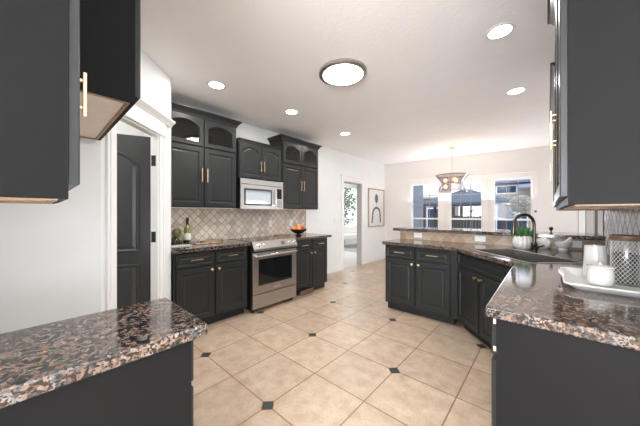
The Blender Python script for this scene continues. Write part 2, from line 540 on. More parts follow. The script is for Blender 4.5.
# glazed patio door at the right end of the nook
d = MB().box(4.06, 4.12, 0.03, 0.11, 0, 2.06).box(4.94, 5.0, 0.03, 0.11, 0, 2.06).box(4.12, 4.94, 0.03, 0.11, 2.0, 2.06).box(4.12, 4.94, 0.03, 0.11, 0, 0.12)
dr_ = wallobj('door_1', d, MT['trim'], 0.003)
wallobj('pane', MB().box(4.12, 4.94, 0.066, 0.070, 0.12, 2.0), MT['clear'], 0, None, dr_)
wallobj('stile', MB().box(4.20, 4.235, 0.03, 0.062, 0.12, 2.0), MT['ventwood'], 0, None, dr_)
vb = empty('vertical_blinds', WROOT, WA, 'pale grey vertical blinds at the glazed door, seen under the right cabinet', 'blinds')
MB().box(4.06, 4.95, -0.03, 0.02, 1.98, 2.03).build('headrail', MT['whiteplastic'], vb)
for k in range(9):
    xx = 4.075 + 0.012 * k if k < 8 else 4.32
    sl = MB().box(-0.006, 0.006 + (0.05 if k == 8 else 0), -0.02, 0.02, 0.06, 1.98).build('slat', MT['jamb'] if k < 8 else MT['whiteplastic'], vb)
    sl.location = (xx, 0.0, 0)
wallobj('trim_4', MB().box(3.97, 4.06, -0.02, 0, 0, 2.15).box(5.0, 5.09, -0.02, 0, 0, 2.15).box(4.06, 5.0, -0.02, 0, 2.06, 2.15), MT['trim'], 0.003)
struct('wall_right', MB().box(0.42, 0.54, 1.24, 3.82, 0, CEIL), MT['wall'])
struct('wall_nook_right', MB().box(1.9, 2.02, 3.7, 4.95, 0, CEIL).box(1.9, 2.02, 6.55, 8.2, 0, CEIL).box(1.9, 2.02, 4.95, 6.55, 2.1, CEIL).box(0.54, 1.9, 3.70, 3.82, 0, CEIL), MT['nook'])

# pantry: diagonal wall, return wall, wall behind the refrigerator space
def diag_pt(t): return (-2.26 - t * math.sqrt(.5), 0.31 + t * math.sqrt(.5))   # t along the diagonal from the white wall
def diag_obj(name, mb, mat, bevel=0, parent=None):
    o = mb.build(name, mat, parent, bevel)
    if parent is None:
        o.location = (-2.26, 0.31, 0); o.rotation_euler = (0, 0, R(135)); o['kind'] = 'structure'
    return o
DL = 0.89; D0, D1, DZ = 0.118, 0.672, 2.03     # in this frame +y points into the pantry
diag_obj('wall_pantry', MB().box(0, D0, 0.0, 0.055, 0, CEIL).box(D1, DL, 0.0, 0.055, 0, CEIL).box(D0, D1, 0.0, 0.055, DZ, CEIL), MT['wall'])
t = MB()
t.box(D0 - 0.085, D0, -0.018, 0, 0, DZ).box(D1, D1 + 0.085, -0.018, 0, 0, DZ)
t.box(D0 - 0.062, D0 - 0.05, -0.024, 0, 0, DZ).box(D1 + 0.05, D1 + 0.062, -0.024, 0, 0, DZ)
t.box(D0 - 0.09, D1 + 0.09, -0.02, 0, DZ, DZ + 0.13)
t.sweep_x([(0, DZ + 0.13), (-0.022, DZ + 0.13), (-0.03, DZ + 0.145), (-0.06, DZ + 0.175), (-0.062, DZ + 0.19), (0, DZ + 0.19)], D0 - 0.13, D1 + 0.20)
t.box(D0 - 0.095, D1 + 0.095, -0.032, 0, DZ - 0.004, DZ + 0.012)
diag_obj('trim_5', t, MT['trim'], 0.002)
jm = diag_obj('trim_6', MB().box(D0, D0 + 0.018, -0.005, 0.058, 0, DZ).box(D1 - 0.018, D1, -0.005, 0.058, 0, DZ).box(D0 + 0.018, D1 - 0.018, -0.005, 0.058, DZ - 0.018, DZ), MT['trim'])
for zz in (0.25, 1.07, 1.78):
    diag_obj('hinge', MB().box(D1 - 0.021, D1 - 0.018, 0.012, 0.052, zz - 0.05, zz + 0.05), MT['blackplastic'], 0.001, jm)
struct('wall_pantry_return', MB().prism([(-3.5, 0.86), (-2.955, 0.86), (-2.893, 0.945), (-2.90, 0.95), (-3.5, 0.95)], 0, CEIL), MT['wall'])
struct('wall_refrigerator', MB().box(-2.37, -2.26, -0.42, 0.31, 0, CEIL), MT['wall'])
struct('wall_front', MB().box(-3.62, -0.80, -0.54, -0.42, 0, CEIL), MT['wall'])
area('pantry_bulb', (-2.95, 0.1, 2.6), (0, 0, 0), 0.25, 0.25, 9, (1, 0.97, 0.92), 'DISK')

# the living area behind the photographer, with tall window openings
rw = MB().box(-0.92, -0.80, -4.2, -0.42, 0, CEIL)
struct('wall_living_left', rw, MT['wall'])
struct('wall_living_rear', MB().box(-0.8, 4.2, -4.2, -4.1, 0, 0.3).box(-0.8, 4.2, -4.2, -4.1, 2.4, CEIL).box(-0.8, -0.5, -4.2, -4.1, 0.3, 2.4).box(2.9, 4.2, -4.2, -4.1, 0.3, 2.4), MT['wall'])
struct('wall_living_right', MB().box(4.1, 4.2, -4.1, 1.24, 0, 0.3).box(4.1, 4.2, -4.1, 1.24, 2.4, CEIL).box(4.1, 4.2, -4.1, -3.0, 0.3, 2.4).box(4.1, 4.2, 0.6, 1.24, 0.3, 2.4), MT['wall'])
struct('wall_living_kitchen', MB().box(0.54, 4.2, 1.24, 1.36, 0, CEIL), MT['wall'])

# next room seen through the doorway
struct('floor_next_room', MB().box(-6.3, -3.6, 3.0, 9.7, -0.08, 0.0), MT['carpet'])
struct('wall_next_room', MB().box(-6.32, -6.2, 3.0, 7.4, 0, CEIL).box(-6.32, -6.2, 9.45, 9.7, 0, CEIL).box(-6.32, -6.2, 7.4, 9.45, 0, 0.72).box(-6.32, -6.2, 7.4, 9.45, 2.42, CEIL), MT['wall'])
struct('wall_next_room_end', MB().box(-6.2, -3.5, 9.58, 9.7, 0, CEIL).box(-6.32, -3.62, 2.9, 3.0, 0, CEIL).box(-3.62, -3.5, 8.2, 9.58, 0, CEIL), MT['wall'])
sdg = MB().box(-3.5, -3.486, 7.0, 9.72, -0.1, 2.95)
for k in range(15):
    zz = -0.1 + 0.2 * k
    sdg.box(-3.486, -3.476, 7.0, 9.72, zz, zz + 0.018)
struct('wall_outside', sdg, MT['siding'])
struct('ceiling_next_room', MB().box(-6.32, -3.62, 2.9, 9.7, CEIL, CEIL + 0.1), MT['ceiling'])
w4 = struct('window_4', MB().box(-6.28, -6.22, 7.4, 7.46, 0.72, 2.42).box(-6.28, -6.22, 9.39, 9.45, 0.72, 2.42).box(-6.28, -6.22, 7.46, 9.39, 0.72, 0.78).box(-6.28, -6.22, 7.46, 9.39, 2.36, 2.42), MT['trim'])
MB().box(-6.252, -6.248, 7.46, 9.39, 0.78, 2.36).build('pane', MT['clear'], w4)

# ------------------------------------------------------------------ panelled doors, drawers, handles
ARC = 12
def shape(w, h, inset, rise, x0=0.0, z0=0.0):
    """closed loop; the top edge carries ARC+1 points which may form a cathedral arch"""
    a, b = x0 + inset, x0 + w - inset
    lo, hi = z0 + inset, z0 + h - inset
    pts = [(a, lo), (b, lo)]
    for k in range(ARC + 1):
        t = k / ARC
        x = b + (a - b) * t
        s = 1 - abs(2 * t - 1)
        e = s
        y = hi - rise * (1 - math.sin(e * math.pi / 2) ** 0.9) if rise else hi
        pts.append((x, y))
    return pts

def door_mesh(w, h, rise=0.0, frame=0.056, th=0.02, open_=False):
    mb = MB()
    prof = [(0.0, 0.0, 0), (0.0, th - 0.003, 0), (0.003, th, 0), (frame - 0.006, th, 1), (frame, th - 0.003, 1), (frame + 0.004, th - 0.010, 1)]
    if not open_:
        prof += [(frame + 0.018, th - 0.010, 1), (frame + 0.030, th - 0.006, 1)]
    rs = []
    for ins, y, r in prof:
        rs.append([(x, -y, z) for x, z in shape(w, h, ins, rise * r)])
    if open_:
        rs.append([(x, 0.0, z) for x, z in shape(w, h, frame + 0.004, rise)])
        vs = [[mb.bm.verts.new(p) for p in r] for r in rs]
        vs.append(vs[0])
        n = len(vs[0])
        for a, b in zip(vs, vs[1:]):
            for i in range(n):
                j = (i + 1) % n
                mb.bm.faces.new((a[i], a[j], b[j], b[i]))
    else:
        mb.rings(rs)
    return mb

def put(o, x, y, z):
    o.location = (x, y, z)
    return o

def pull(parent, x, y, z, L=0.15, vertical=True, name='handle', r=0.005, stand=0.032):
    """square bar pull; y is the door face, stands off toward -y"""
    mb = MB()
    if vertical:
        mb.box(x - r, x + r, y - stand, y - stand + 2 * r * 0.8, z - L / 2, z + L / 2)
        for dz in (-L / 2 + 0.022, L / 2 - 0.022):
            mb.box(x - r * .7, x + r * .7, y - stand + 2 * r * 0.8, y, z + dz - r * .7, z + dz + r * .7)
    else:
        mb.box(x - L / 2, x + L / 2, y - stand, y - stand + 2 * r * 0.8, z - r, z + r)
        for dx in (-L / 2 + 0.022, L / 2 - 0.022):
            mb.box(x + dx - r * .7, x + dx + r * .7, y - stand + 2 * r * 0.8, y, z - r * .7, z + r * .7)
    return mb.build(name, MT['brass'], parent, 0.0015)

def knob(parent, x, y, z):
    mb = MB()
    mb.lathe([(0.008, 0), (0.006, 0.003), (0.0065, 0.014), (0.010, 0.019), (0.0145, 0.023), (0.0145, 0.028), (0.010, 0.031), (0.0, 0.0315)], n=16)
    o = mb.build('knob', MT['brass'], parent, 0, True)
    o.rotation_euler = (R(90), 0, 0)
    o.location = (x, y, z)
    return o

def add_door(root, name, x, y, z, w, h, mat, rise=0, open_=False, frame=0.056):
    d = door_mesh(w, h, rise, frame, open_=open_).build(name, mat, root)
    put(d, x, y, z)
    if open_:
        g = MB().extr(shape(w, h, frame + 0.002, rise), -0.011, -0.007).build('glass_pane', MT['cabglass'], d)
    return d

def crown(root, w, dpt, z, h, out, mat, left=True, right=True, y0=0.0):
    """crown moulding running round the front (and sides) of a cabinet top"""
    prof = [(0.0, 0.0), (0.012, 0.0), (0.014, h * .18), (out * .45, h * .45), (out * .8, h * .78), (out, h * .82), (out, h)]
    mb = MB()
    rs = []
    for o, zz in prof:
        xl = -o if left else 0.0
        xr = w + o if right else w
        rs.append([(xl, dpt, z + zz), (xl, y0 - o, z + zz), (xr, y0 - o, z + zz), (xr, dpt, z + zz)])
    mb.rings(rs)
    return mb.build('crown_moulding', mat, root)

def carcass(root, w, dpt, z0, z1, mat, name='body', mat_in=None, shelf=None):
    """open-fronted shell"""
    t = 0.018
    mb = MB().box(0, t, 0, dpt, z0, z1).box(w - t, w, 0, dpt, z0, z1).box(t, w - t, dpt - 0.01, dpt, z0, z1)
    mb.box(t, w - t, 0, dpt - 0.01, z0, z0 + t).box(t, w - t, 0, dpt - 0.01, z1 - t, z1)
    if shelf: mb.box(t, w - t, 0.0, dpt - 0.01, shelf - 0.01, shelf + 0.01)
    return mb.build(name, mat, root)

def upper_tall(name, loc, rz, w, label, dpt=0.31, z0=1.36, zs=2.10, zt=2.45, group=None):
    root = empty(name, loc, rz, label, 'cabinet', group)
    carcass(root, w, dpt, z0, zt + 0.015, MT['black'], shelf=zs)
    m = MB().box(0, 0.035, -0.002, 0.016, z0 + 0.0, zt).box(w - 0.035, w, -0.002, 0.016, z0, zt)
    m.box(0.035, w - 0.035, -0.002, 0.016, z0, z0 + 0.03).box(0.035, w - 0.035, -0.002, 0.016, zs - 0.018, zs + 0.018).box(0.035, w - 0.035, -0.002, 0.016, zt - 0.02, zt + 0.015)
    m.box(w / 2 - 0.012, w / 2 + 0.012, -0.002, 0.016, z0 + .03, zs - .018)
    m.build('face_frame', MT['black'], root)
    dw = w / 2 - 0.020
    for k in (0, 1):
        x = 0.015 if k == 0 else w / 2 + 0.005
        d = add_door(root, 'door', x, -0.003, z0 + 0.015, dw, zs - 0.022 - z0, MT['black'])
        pull(d, (dw - 0.028) if k == 0 else 0.028, -0.02, 0.38, 0.17)
        add_door(root, 'glass_door', x, -0.003, zs + 0.010, dw, zt - 0.012 - zs, MT['black'], 0.055, True, 0.05)
    crown(root, w, dpt, zt + 0.015, 0.075, 0.06, MT['black'])
    MB().box(0.0, w, 0.0, dpt, z0 - 0.004, z0).build('underside', MT['ply'], root)
    return root

upper_tall('glass_top_cabinet', (-3.19, 0.96, 0), R(90), 0.895, 'tall charcoal upper cabinet with two arched glass doors, beside the pantry wall')
upper_tall('glass_top_cabinet', (-3.19, 2.66, 0), R(90), 0.86, 'tall charcoal upper cabinet with glass top doors, above the fruit bowl')

# middle cabinet over the microwave
root = empty('microwave_cabinet', (-3.20, 1.884, 0), R(90), 'short charcoal arched two-door cabinet directly above the microwave', 'cabinet')
wm = 0.772
carcass(root, wm, 0.30, 1.785, 2.30, MT['black'])
MB().box(0, .03, -.002, .016, 1.785, 2.30).box(wm - .03, wm, -.002, .016, 1.785, 2.30).box(.03, wm - .03, -.002, .016, 1.785, 1.825).box(.03, wm - .03, -.002, .016, 2.27, 2.30).box(wm/2 - .01, wm/2 + .01, -.002, .016, 1.825, 2.27).build('face_frame', MT['black'], root)
for k in (0, 1):
    dw = wm / 2 - 0.016
    d = add_door(root, 'door', 0.012 if k == 0 else wm / 2 + 0.004, -0.003, 1.797, dw, 0.485, MT['black'], 0.06, frame=0.05)
    pull(d, dw - 0.024 if k == 0 else 0.024, -0.02, 0.18, 0.15)
crown(root, wm, 0.30, 2.30, 0.035, 0.03, MT['black'], False, False)

# microwave
root = empty('microwave', (-3.155, 1.888, 0), R(90), 'stainless steel over-range microwave with black-framed window', 'microwave')
w_ = 0.752; z0, z1 = 1.350, 1.775
MB().box(0, w_, 0.0, 0.335, z0 + 0.01, z1).build('body', MT['blackplastic'], root, 0.003)
MB().box(0, w_, -0.022, 0.0, z1 - 0.075, z1).build('vent_grille', MT['steel'], root, 0.003)
dm = MB(); dx1 = 0.585
fr = [[(0.0, z0), (dx1, z0), (dx1, z1 - 0.08), (0.0, z1 - 0.08)], [(0.055, z0 + 0.055), (dx1 - 0.055, z0 + 0.055), (dx1 - 0.055, z1 - 0.135), (0.055, z1 - 0.135)]]
rs = [[(x, 0.0, z) for x, z in fr[0]], [(x, -0.024, z) for x, z in fr[0]], [(x, -0.024, z) for x, z in fr[1]], [(x, -0.016, z) for x, z in fr[1]]]
dm.rings(rs)
door = dm.build('door', MT['steel'], root, 0.002)
wf = MB().box(0.055, dx1 - 0.055, -0.0235, -0.016, z0 + 0.055, z1 - 0.135)
wf.build('window_frame', MT['blackplastic'], door)
MB().box(0.078, dx1 - 0.078, -0.0262, -0.0235, z0 + 0.075, z1 - 0.155).build('window_glass', MT['microglass'], door)
hb = MB().tube([(dx1 - 0.0, -0.05, z0 + 0.04), (dx1 - 0.0, -0.058, z0 + 0.10), (dx1, -0.058, z1 - 0.18), (dx1, -0.05, z1 - 0.11)], 0.011)
hb.box(dx1 - 0.007, dx1 + 0.007, -0.052, -0.02, z0 + 0.045, z0 + 0.06).box(dx1 - 0.007, dx1 + 0.007, -0.052, -0.02, z1 - 0.14, z1 - 0.125)
hb.build('handle', MT['chrome'], door, 0, True)
MB().box(dx1 + 0.003, w_, -0.022, 0.0, z0, z1 - 0.08).build('control_panel', MT['steel'], root, 0.002)
MB().box(dx1 + 0.045, w_ - 0.03, -0.0245, -0.022, z0 + 0.16, z1 - 0.11).build('display', MT['blackglass'], root)
k = MB()
for i in range(4):
    for j in range(3):
        k.box(dx1 + 0.05 + j * 0.032, dx1 + 0.074 + j * 0.032, -0.0235, -0.022, z0 + 0.03 + i * 0.03, z0 + 0.05 + i * 0.03)
k.build('keypad', MT['darksteel'], root)

# ------------------------------------------------------------------ base cabinets
def base_unit(name, loc, rz, w, label, dpt=0.60, ndraw=2, ndoor=2, end_left=False, end_right=False, group=None, toe=0.075, knobs=True, pulls=True, hollow=False):
    root = empty(name, loc, rz, label, 'cabinet', group)
    mb = MB().box(0, w, 0, dpt, 0.10, 0.873)
    if hollow:
        mb.bm.free()
        mb = MB().box(0, w, 0, 0.018, 0.10, 0.873).box(0, 0.018, 0.018, dpt, 0.10, 0.873).box(w - 0.018, w, 0.018, dpt, 0.10, 0.873).box(0.018, w - 0.018, 0.018, dpt, 0.10, 0.12)
    mb.build('body', MT['base'], root, 0.002)
    MB().box(0, w, toe, dpt, 0.0, 0.10).build('toe_kick', MT['toe'], root)
    g = 0.022
    if ndraw:
        dw = (w - g * (ndraw + 1)) / ndraw
        for k in range(ndraw):
            d = door_mesh(dw, 0.145, frame=0.028).build('drawer', MT['base'], root)
            put(d, g + k * (dw + g), 0, 0.712)
            if pulls: pull(d, dw / 2, -0.02, 0.075, 0.13, False, r=0.005)
    dw = (w - g * (ndoor + 1)) / ndoor if ndoor else 0
    for k in range(ndoor):
        d = add_door(root, 'door', g + k * (dw + g), 0, 0.125, dw, 0.565, MT['base'])
        if knobs: knob(d, dw - 0.03 if k % 2 == 0 else 0.03, -0.02, 0.53)
    return root

base_unit('base_cabinet', (-2.87, 0.96, 0), R(90), 0.865, 'dark base cabinet with two drawers and doors, between pantry wall and oven range')
base_unit('base_cabinet', (-2.87, 2.625, 0), R(90), 0.785, 'dark base cabinet right of the oven range, under the fruit bowl', toe=0.06)
v = MB().box(0, 0.29, 0, 0.012, 0.02, 0.09)
for i in range(9): v.box(0.02 + i * 0.029, 0.034 + i * 0.029, -0.003, 0, 0.03, 0.08)
v = v.build('floor_register', MT['ventwood'])
v.location = (-2.800, 2.70, 0.012); v.rotation_euler = (0, 0, R(90))
tag(v, 'small brown air register in the toe kick right of the oven range', 'air vent')

# ------------------------------------------------------------------ granite tops
def slab(name, outer, z0, z1, label, hole=None, cat='countertop', bev=0.006):
    bm = bmesh.new()
    es = []
    for loop in ([outer] + ([hole] if hole else [])):
        vs = [bm.verts.new((x, y, z0)) for x, y in loop]
        for i in range(len(vs)): es.append(bm.edges.new((vs[i], vs[(i + 1) % len(vs)])))
    r = bmesh.ops.triangle_fill(bm, use_beauty=True, edges=es)
    fs = [f for f in r['geom'] if isinstance(f, bmesh.types.BMFace)]
    e = bmesh.ops.extrude_face_region(bm, geom=fs)
    bmesh.ops.translate(bm, verts=[x for x in e['geom'] if isinstance(x, bmesh.types.BMVert)], vec=(0, 0, z1 - z0))
    mb = MB(); mb.bm.free(); mb.bm = bm
    o = mb.build(name, MT['granite'], None, bev, False, 3)
    return tag(o, label, cat)

slab('granite_countertop', [(-3.5, 0.955), (-2.83, 0.955), (-2.83, 1.855), (-3.5, 1.855)], 0.875, 0.915, 'short speckled granite counter between pantry wall and oven range, under the wine bottle')
slab('granite_countertop', [(-3.5, 2.617), (-2.83, 2.617), (-2.83, 3.49), (-3.5, 3.49)], 0.875, 0.915, 'short speckled granite counter right of the oven range, holding the fruit bowl')
SO = Vector((-0.59, 3.04)); SU = Vector((0.656, -0.755)); SV = Vector((0.755, 0.656))
def sp(a, b): p = SO + SU * a + SV * b; return (p.x, p.y)
SW, SD = 0.74, 0.44
slab('granite_countertop', [(-1.66, 3.11), (-0.80, 3.11), (-0.19, 2.43), (-0.19, 1.21), (0.42, 1.21), (0.42, 3.70), (-1.66, 3.70)], 0.875, 0.915,
     'long angled granite counter around the sink at the right side of the kitchen', [sp(0, 0), sp(SW, 0), sp(SW, SD), sp(0, SD)])
slab('granite_countertop', [(-1.275, -0.42), (-0.865, -0.42), (-0.865, 0.398), (-1.275, 0.398)], 0.875, 0.915, 'granite counter in the near left foreground with nothing on it')
slab('granite_bar_top', [(-1.75, 3.62), (0.415, 3.62), (0.415, 4.10), (-1.75, 4.10)], 1.03, 1.07, 'raised narrow granite bar ledge behind the sink counter, facing the dining windows', None, 'bar top')

# bar half wall
struct('wall_bar', MB().box(-1.67, 0.42, 3.712, 3.84, 0, 1.03), MT['nook'])
tag(MB().box(-1.67, 0.405, 3.70, 3.712, 0.915, 1.03).build('tile_backsplash', MT['splash2']), 'low brown diamond tile backsplash strip below the raised bar', 'backsplash')
tag(MB().box(-3.4995, -3.488, 0.955, 3.49, 0.915, 1.356).build('tile_backsplash', MT['splash']), 'grey-beige diamond tile backsplash behind the oven range', 'backsplash')
tag(MB().box(-3.5, -3.482, 3.49, 3.50, 0.915, 1.36).build('tile_edge_strip', MT['wood']), 'thin brown vertical edge strip ending the tiles behind the range', 'edge strip')
tag(MB().box(0.408, 0.4195, 1.25, 3.70, 0.915, 1.316).build('tile_backsplash', MT['splash3']), 'pale diamond tile backsplash behind the jar under the right cabinet', 'backsplash')
tag(MB().box(0.40, 0.42, 3.70, 3.712, 1.07, 1.32).build('tile_edge_strip', MT['ventwood']), 'brown vertical end strip of tiles beside the jar above the bar', 'edge strip')

# ------------------------------------------------------------------ range
root = empty('oven_range', (-2.81, 1.862, 0), R(90), 'stainless steel slide-in oven range with black glass cooktop', 'oven range')
w_ = 0.75
MB().box(0.004, w_ - 0.004, 0.03, 0.675, 0.04, 0.895).build('body', MT['blackplastic'], root)
MB().box(0.0, w_, 0.02, 0.68, 0.895, 0.915).build('cooktop_frame', MT['steel'], root, 0.003)
ct = MB().box(0.03, w_ - 0.03, 0.07, 0.63, 0.915, 0.919).build('cooktop_glass', MT['blackglass'], root)
for cx, cy, rr in ((0.2, 0.2, 0.09), (0.57, 0.2, 0.11), (0.2, 0.48, 0.08), (0.57, 0.48, 0.08)):
    rg = MB().lathe([(rr, 0), (rr, 0.0006), (rr - 0.003, 0.0006), (rr - 0.003, 0)], (cx, cy, 0.919), 32, None, False, False)
    rg.build('burner_ring', MT['darksteel'], ct)
cp = MB().sweep_x([(0.03, 0.80), (-0.035, 0.80), (-0.035, 0.83), (0.01, 0.922), (0.06, 0.922), (0.06, 0.80)], 0.0, w_)
cp = cp.build('control_panel', MT['steel'], root, 0.003)
ang = math.atan2(0.045, 0.092)
def ctl(x, r, L, name='knob', mat='chrome'):
    mb = MB().lathe([(r, 0), (r, 0.004), (r * .82, 0.006), (r * .78, L), (r * .6, L + .002), (0, L + 0.002)], n=22)
    o = mb.build(name, MT[mat], cp, 0, True)
    o.rotation_euler = (R(90) - ang, 0, 0)
    o.location = (x, -0.013, 0.875)
ctl(0.085, 0.030, 0.024); ctl(0.165, 0.020, 0.022); ctl(0.615, 0.020, 0.022); ctl(0.70, 0.020, 0.022)
dp = MB().box(-0.032, 0.032, -0.002, 0.0, -0.024, 0.024).build('display', MT['darksteel'], cp)
dp.rotation_euler = (-ang, 0, 0); dp.location = (0.49, -0.0135, 0.875)
od = MB()
z0, z1 = 0.245, 0.775
a = [(0, z0), (w_, z0), (w_, z1), (0, z1)]; b = [(0.085, z0 + 0.10), (w_ - 0.085, z0 + 0.10), (w_ - 0.085, z1 - 0.085), (0.085, z1 - 0.085)]
od.rings([[(x, 0.03, z) for x, z in a], [(x, -0.012, z) for x, z in a], [(x, -0.012, z) for x, z in b], [(x, -0.004, z) for x, z in b]])
od = od.build('oven_door', MT['steel'], root, 0.003)
MB().box(0.088, w_ - 0.088, -0.0095, -0.004, z0 + 0.103, z1 - 0.088).build('oven_window', MT['blackglass'], od)
h_ = MB().tube([(0.03, -0.055, z1 - 0.035), (w_ - 0.03, -0.055, z1 - 0.035)], 0.013, 14)
for x in (0.05, w_ - 0.05): h_.box(x - 0.01, x + 0.01, -0.05, -0.012, z1 - 0.046, z1 - 0.024)
h_.build('handle', MT['chrome'], od, 0, True)
MB().box(0.33, 0.45, -0.0145, -0.012, z0 + 0.035, z0 + 0.06).build('badge', MT['chrome'], od, 0.001)
MB().box(0, w_, -0.010, 0.03, 0.055, 0.235).build('storage_drawer', MT['steel'], root, 0.003)
for x in (0.04, w_ - 0.04):
    MB().lathe([(0.018, 0), (0.018, 0.01), (0.01, 0.012), (0.01, 0.045)], (x, 0.05, 0), 12).build('foot', MT['blackplastic'], root)

# ------------------------------------------------------------------ peninsula cabinets
base_unit('base_cabinet', (-1.64, 3.17, 0), 0, 0.83, 'dark base cabinet with two drawers and doors, at the free end of the peninsula', dpt=0.54)
ux, uy = 0.656, -0.755
DX, DY = -0.76, 3.19
Ld = 0.84
base_unit('sink_cabinet', (DX, DY, 0), R(-49), Ld, 'dark angled corner sink cabinet with a single wide false drawer front', dpt=0.42, ndraw=1, pulls=False, hollow=True)
fl = MB().prism([(-0.81, 3.17), (-0.75, 3.17), (-0.70, 3.24), (-0.81, 3.24)], 0.10, 0.873).build('corner_filler', MT['base'])
tag(fl, 'narrow dark filler strip between the peninsula cabinet and the angled sink cabinet', 'cabinet filler')
rt = base_unit('base_cabinet', (-0.155, 2.50, 0), R(-90), 1.26, 'dark near right base cabinet with a plain end panel facing the photographer', dpt=0.565, ndraw=2)
MB().box(1.26, 1.268, 0.0, 0.565, 0.0, 0.873).build('end_panel', MT['panel'], rt)
for zz in (0.845, 0.735): MB().box(1.252, 1.262, -0.010, 0.0, zz, zz + 0.02).build('hinge', MT['chrome'], rt)

# near left base cabinet, front faces +Y
lf = base_unit('base_cabinet', (-0.895, 0.352, 0), R(180), 0.355, 'dark near left base cabinet with a tall plain side panel, below the empty granite counter', dpt=0.77, ndraw=1, ndoor=1)
MB().box(-0.008, 0, 0.0, 0.77, 0.0, 0.873).build('side_panel', MT['panel'], lf)

# ------------------------------------------------------------------ near upper cabinets
def upper_plain(name, loc, rz, w, dpt, z0, z1, label, ndoor=1, side='panel', pull_at=(), doorz=0.03, top_crown=None, plen=0.17, pstand=0.024):
    root = empty(name, loc, rz, label, 'cabinet')
    MB().box(0, w, 0, dpt, z0 + 0.02, z1).build('body', MT['panel'], root)
    # skirt below the recessed bottom: dark outside, raw wood bottom panel
    m = MB().box(0, 0.016, 0, dpt, z0, z0 + 0.02).box(w - 0.016, w, 0, dpt, z0, z0 + 0.02).box(0.016, w - 0.016, 0, 0.018, z0, z0 + 0.02)
    m.build('bottom_rail', MT['panel'], root)
    MB().box(0.016, w - 0.016, 0.018, dpt, z0 + 0.004, z0 + 0.02).build('underside', MT['ply'], root)
    e = MB().box(0.016, 0.026, 0.018, dpt, z0 - 0.004, z0 + 0.004).box(w - 0.026, w - 0.016, 0.018, dpt, z0 - 0.004, z0 + 0.004).box(0.026, w - 0.026, 0.018, 0.03, z0 - 0.004, z0 + 0.004)
    e.build('underside_cleat', MT['plyedge'], root)
    dw = w / ndoor
    for k in range(ndoor):
        d = add_door(root, 'door', k * dw + 0.004, -0.001, z0 + doorz, dw - 0.008, z1 - z0 - doorz - 0.01, MT['black'])
        for (kk, px, pz) in pull_at:
            if kk == k: pull(d, px, -0.02, pz - z0 - doorz, plen, stand=pstand)
    if top_crown: crown(root, w, dpt, z1 - 0.0, top_crown[0], top_crown[1], MT['black'])
    return root

upper_plain('wall_cabinet', (-0.87, 0.058, 0), R(180), 0.385, 0.475, 1.325, 2.58, 'near left charcoal cabinet with a broad plain side, hanging above the empty counter', 1, pull_at=((0, 0.032, 1.60),), doorz=0.035, top_crown=None, plen=0.115, pstand=0.016)
upper_plain('refrigerator_cabinet', (-1.373, 0.305, 0), R(180), 0.88, 0.72, 1.78, 2.58, 'high charcoal cabinet with pale wood underside over the empty refrigerator space', 2, doorz=0.03)
fp = MB().box(-1.368, -1.259, -0.42, 0.055, 1.325, 2.58).build('filler_panel', MT['panel'])
tag(fp, 'dark filler panel between the near left cabinet and the high refrigerator cabinet', 'cabinet panel')
upper_plain('wall_cabinet', (0.052, 2.20, 0), R(-90), 0.955, 0.36, 1.32, 2.45, 'near right tall charcoal cabinet with a broad plain side and brass pulls', 2, pull_at=((0, 0.425, 1.70), (1, 0.05, 1.70)), top_crown=(0.10, 0.055))
upper_plain('wall_cabinet', (0.06, 3.52, 0), R(-90), 1.315, 0.352, 1.32, 2.19, 'lower charcoal wall cabinet over the sink side, beyond the near right cabinet', 2, pull_at=((0, 0.05, 1.70),), top_crown=(0.04, 0.05))

# ------------------------------------------------------------------ sink and faucet
def ring4(a0, a1, b0, b1, z):
    return [(*sp(a0, b0), z), (*sp(a1, b0), z), (*sp(a1, b1), z), (*sp(a0, b1), z)]
sk = empty('kitchen_sink', (0, 0, 0), 0, 'large dark rectangular sink set diagonally in the right granite counter', 'sink')
t_ = 0.004
MB().rings([ring4(-0.012, SW + 0.012, -0.012, SD + 0.012, 0.9155), ring4(-0.012, SW + 0.012, -0.012, SD + 0.012, 0.919), ring4(0.012, SW - 0.012, 0.012, SD - 0.012, 0.919), ring4(0.014, SW - 0.014, 0.014, SD - 0.014, 0.912)], False, False).build('rim', MT['rim'], sk)
MB().rings([ring4(0.003, SW - 0.003, 0.003, SD - 0.003, 0.9145), ring4(0.014, SW - 0.014, 0.014, SD - 0.014, 0.9145), ring4(0.02, SW - 0.02, 0.02, SD - 0.02, 0.72), ring4(0.05, SW - 0.05, 0.05, SD - 0.05, 0.705)], False, True).build('basin', MT['darksteel'], sk)
dd = sp(SW / 2, SD / 2)
MB().lathe([(0.045, 0), (0.045, 0.002), (0.03, 0.003), (0.02, 0.001), (0, 0.001)], (dd[0], dd[1], 0.7055), 20).build('drain', MT['rim'], sk)

fx, fy = -0.10, 3.22
fc = empty('faucet', (fx, fy, 0.915), 0, 'tall dark bronze gooseneck faucet behind the sink', 'faucet')
MB().lathe([(0.030, 0), (0.030, 0.006), (0.024, 0.012), (0.023, 0.07), (0.026, 0.075), (0.026, 0.085), (0.018, 0.095), (0.0, 0.096)], n=24).build('base', MT['bronze'], fc, 0, True)
dirx, diry = -0.80, -0.60
dl = math.hypot(dirx, diry); dirx /= dl; diry /= dl
pts = [(0, 0, 0.08), (0, 0, 0.16), (0, 0, 0.27)]
for k in range(1, 11):
    a = math.pi * k / 10
    rr = 0.093
    pts.append((dirx * rr * (1 - math.cos(a)), diry * rr * (1 - math.cos(a)), 0.27 + rr * math.sin(a)))
MB().tube(pts, 0.0135, 14).build('gooseneck', MT['bronze'], fc, 0, True)
ex, ey = dirx * 0.186, diry * 0.186
MB().tube([(ex, ey, 0.272), (ex, ey, 0.25), (ex + dirx * 0.004, ey + diry * .004, 0.19), (ex + dirx * 0.006, ey + diry * .006, 0.165)], [0.015, 0.018, 0.020, 0.017], 14).build('spray_head', MT['bronze'], fc, 0, True)
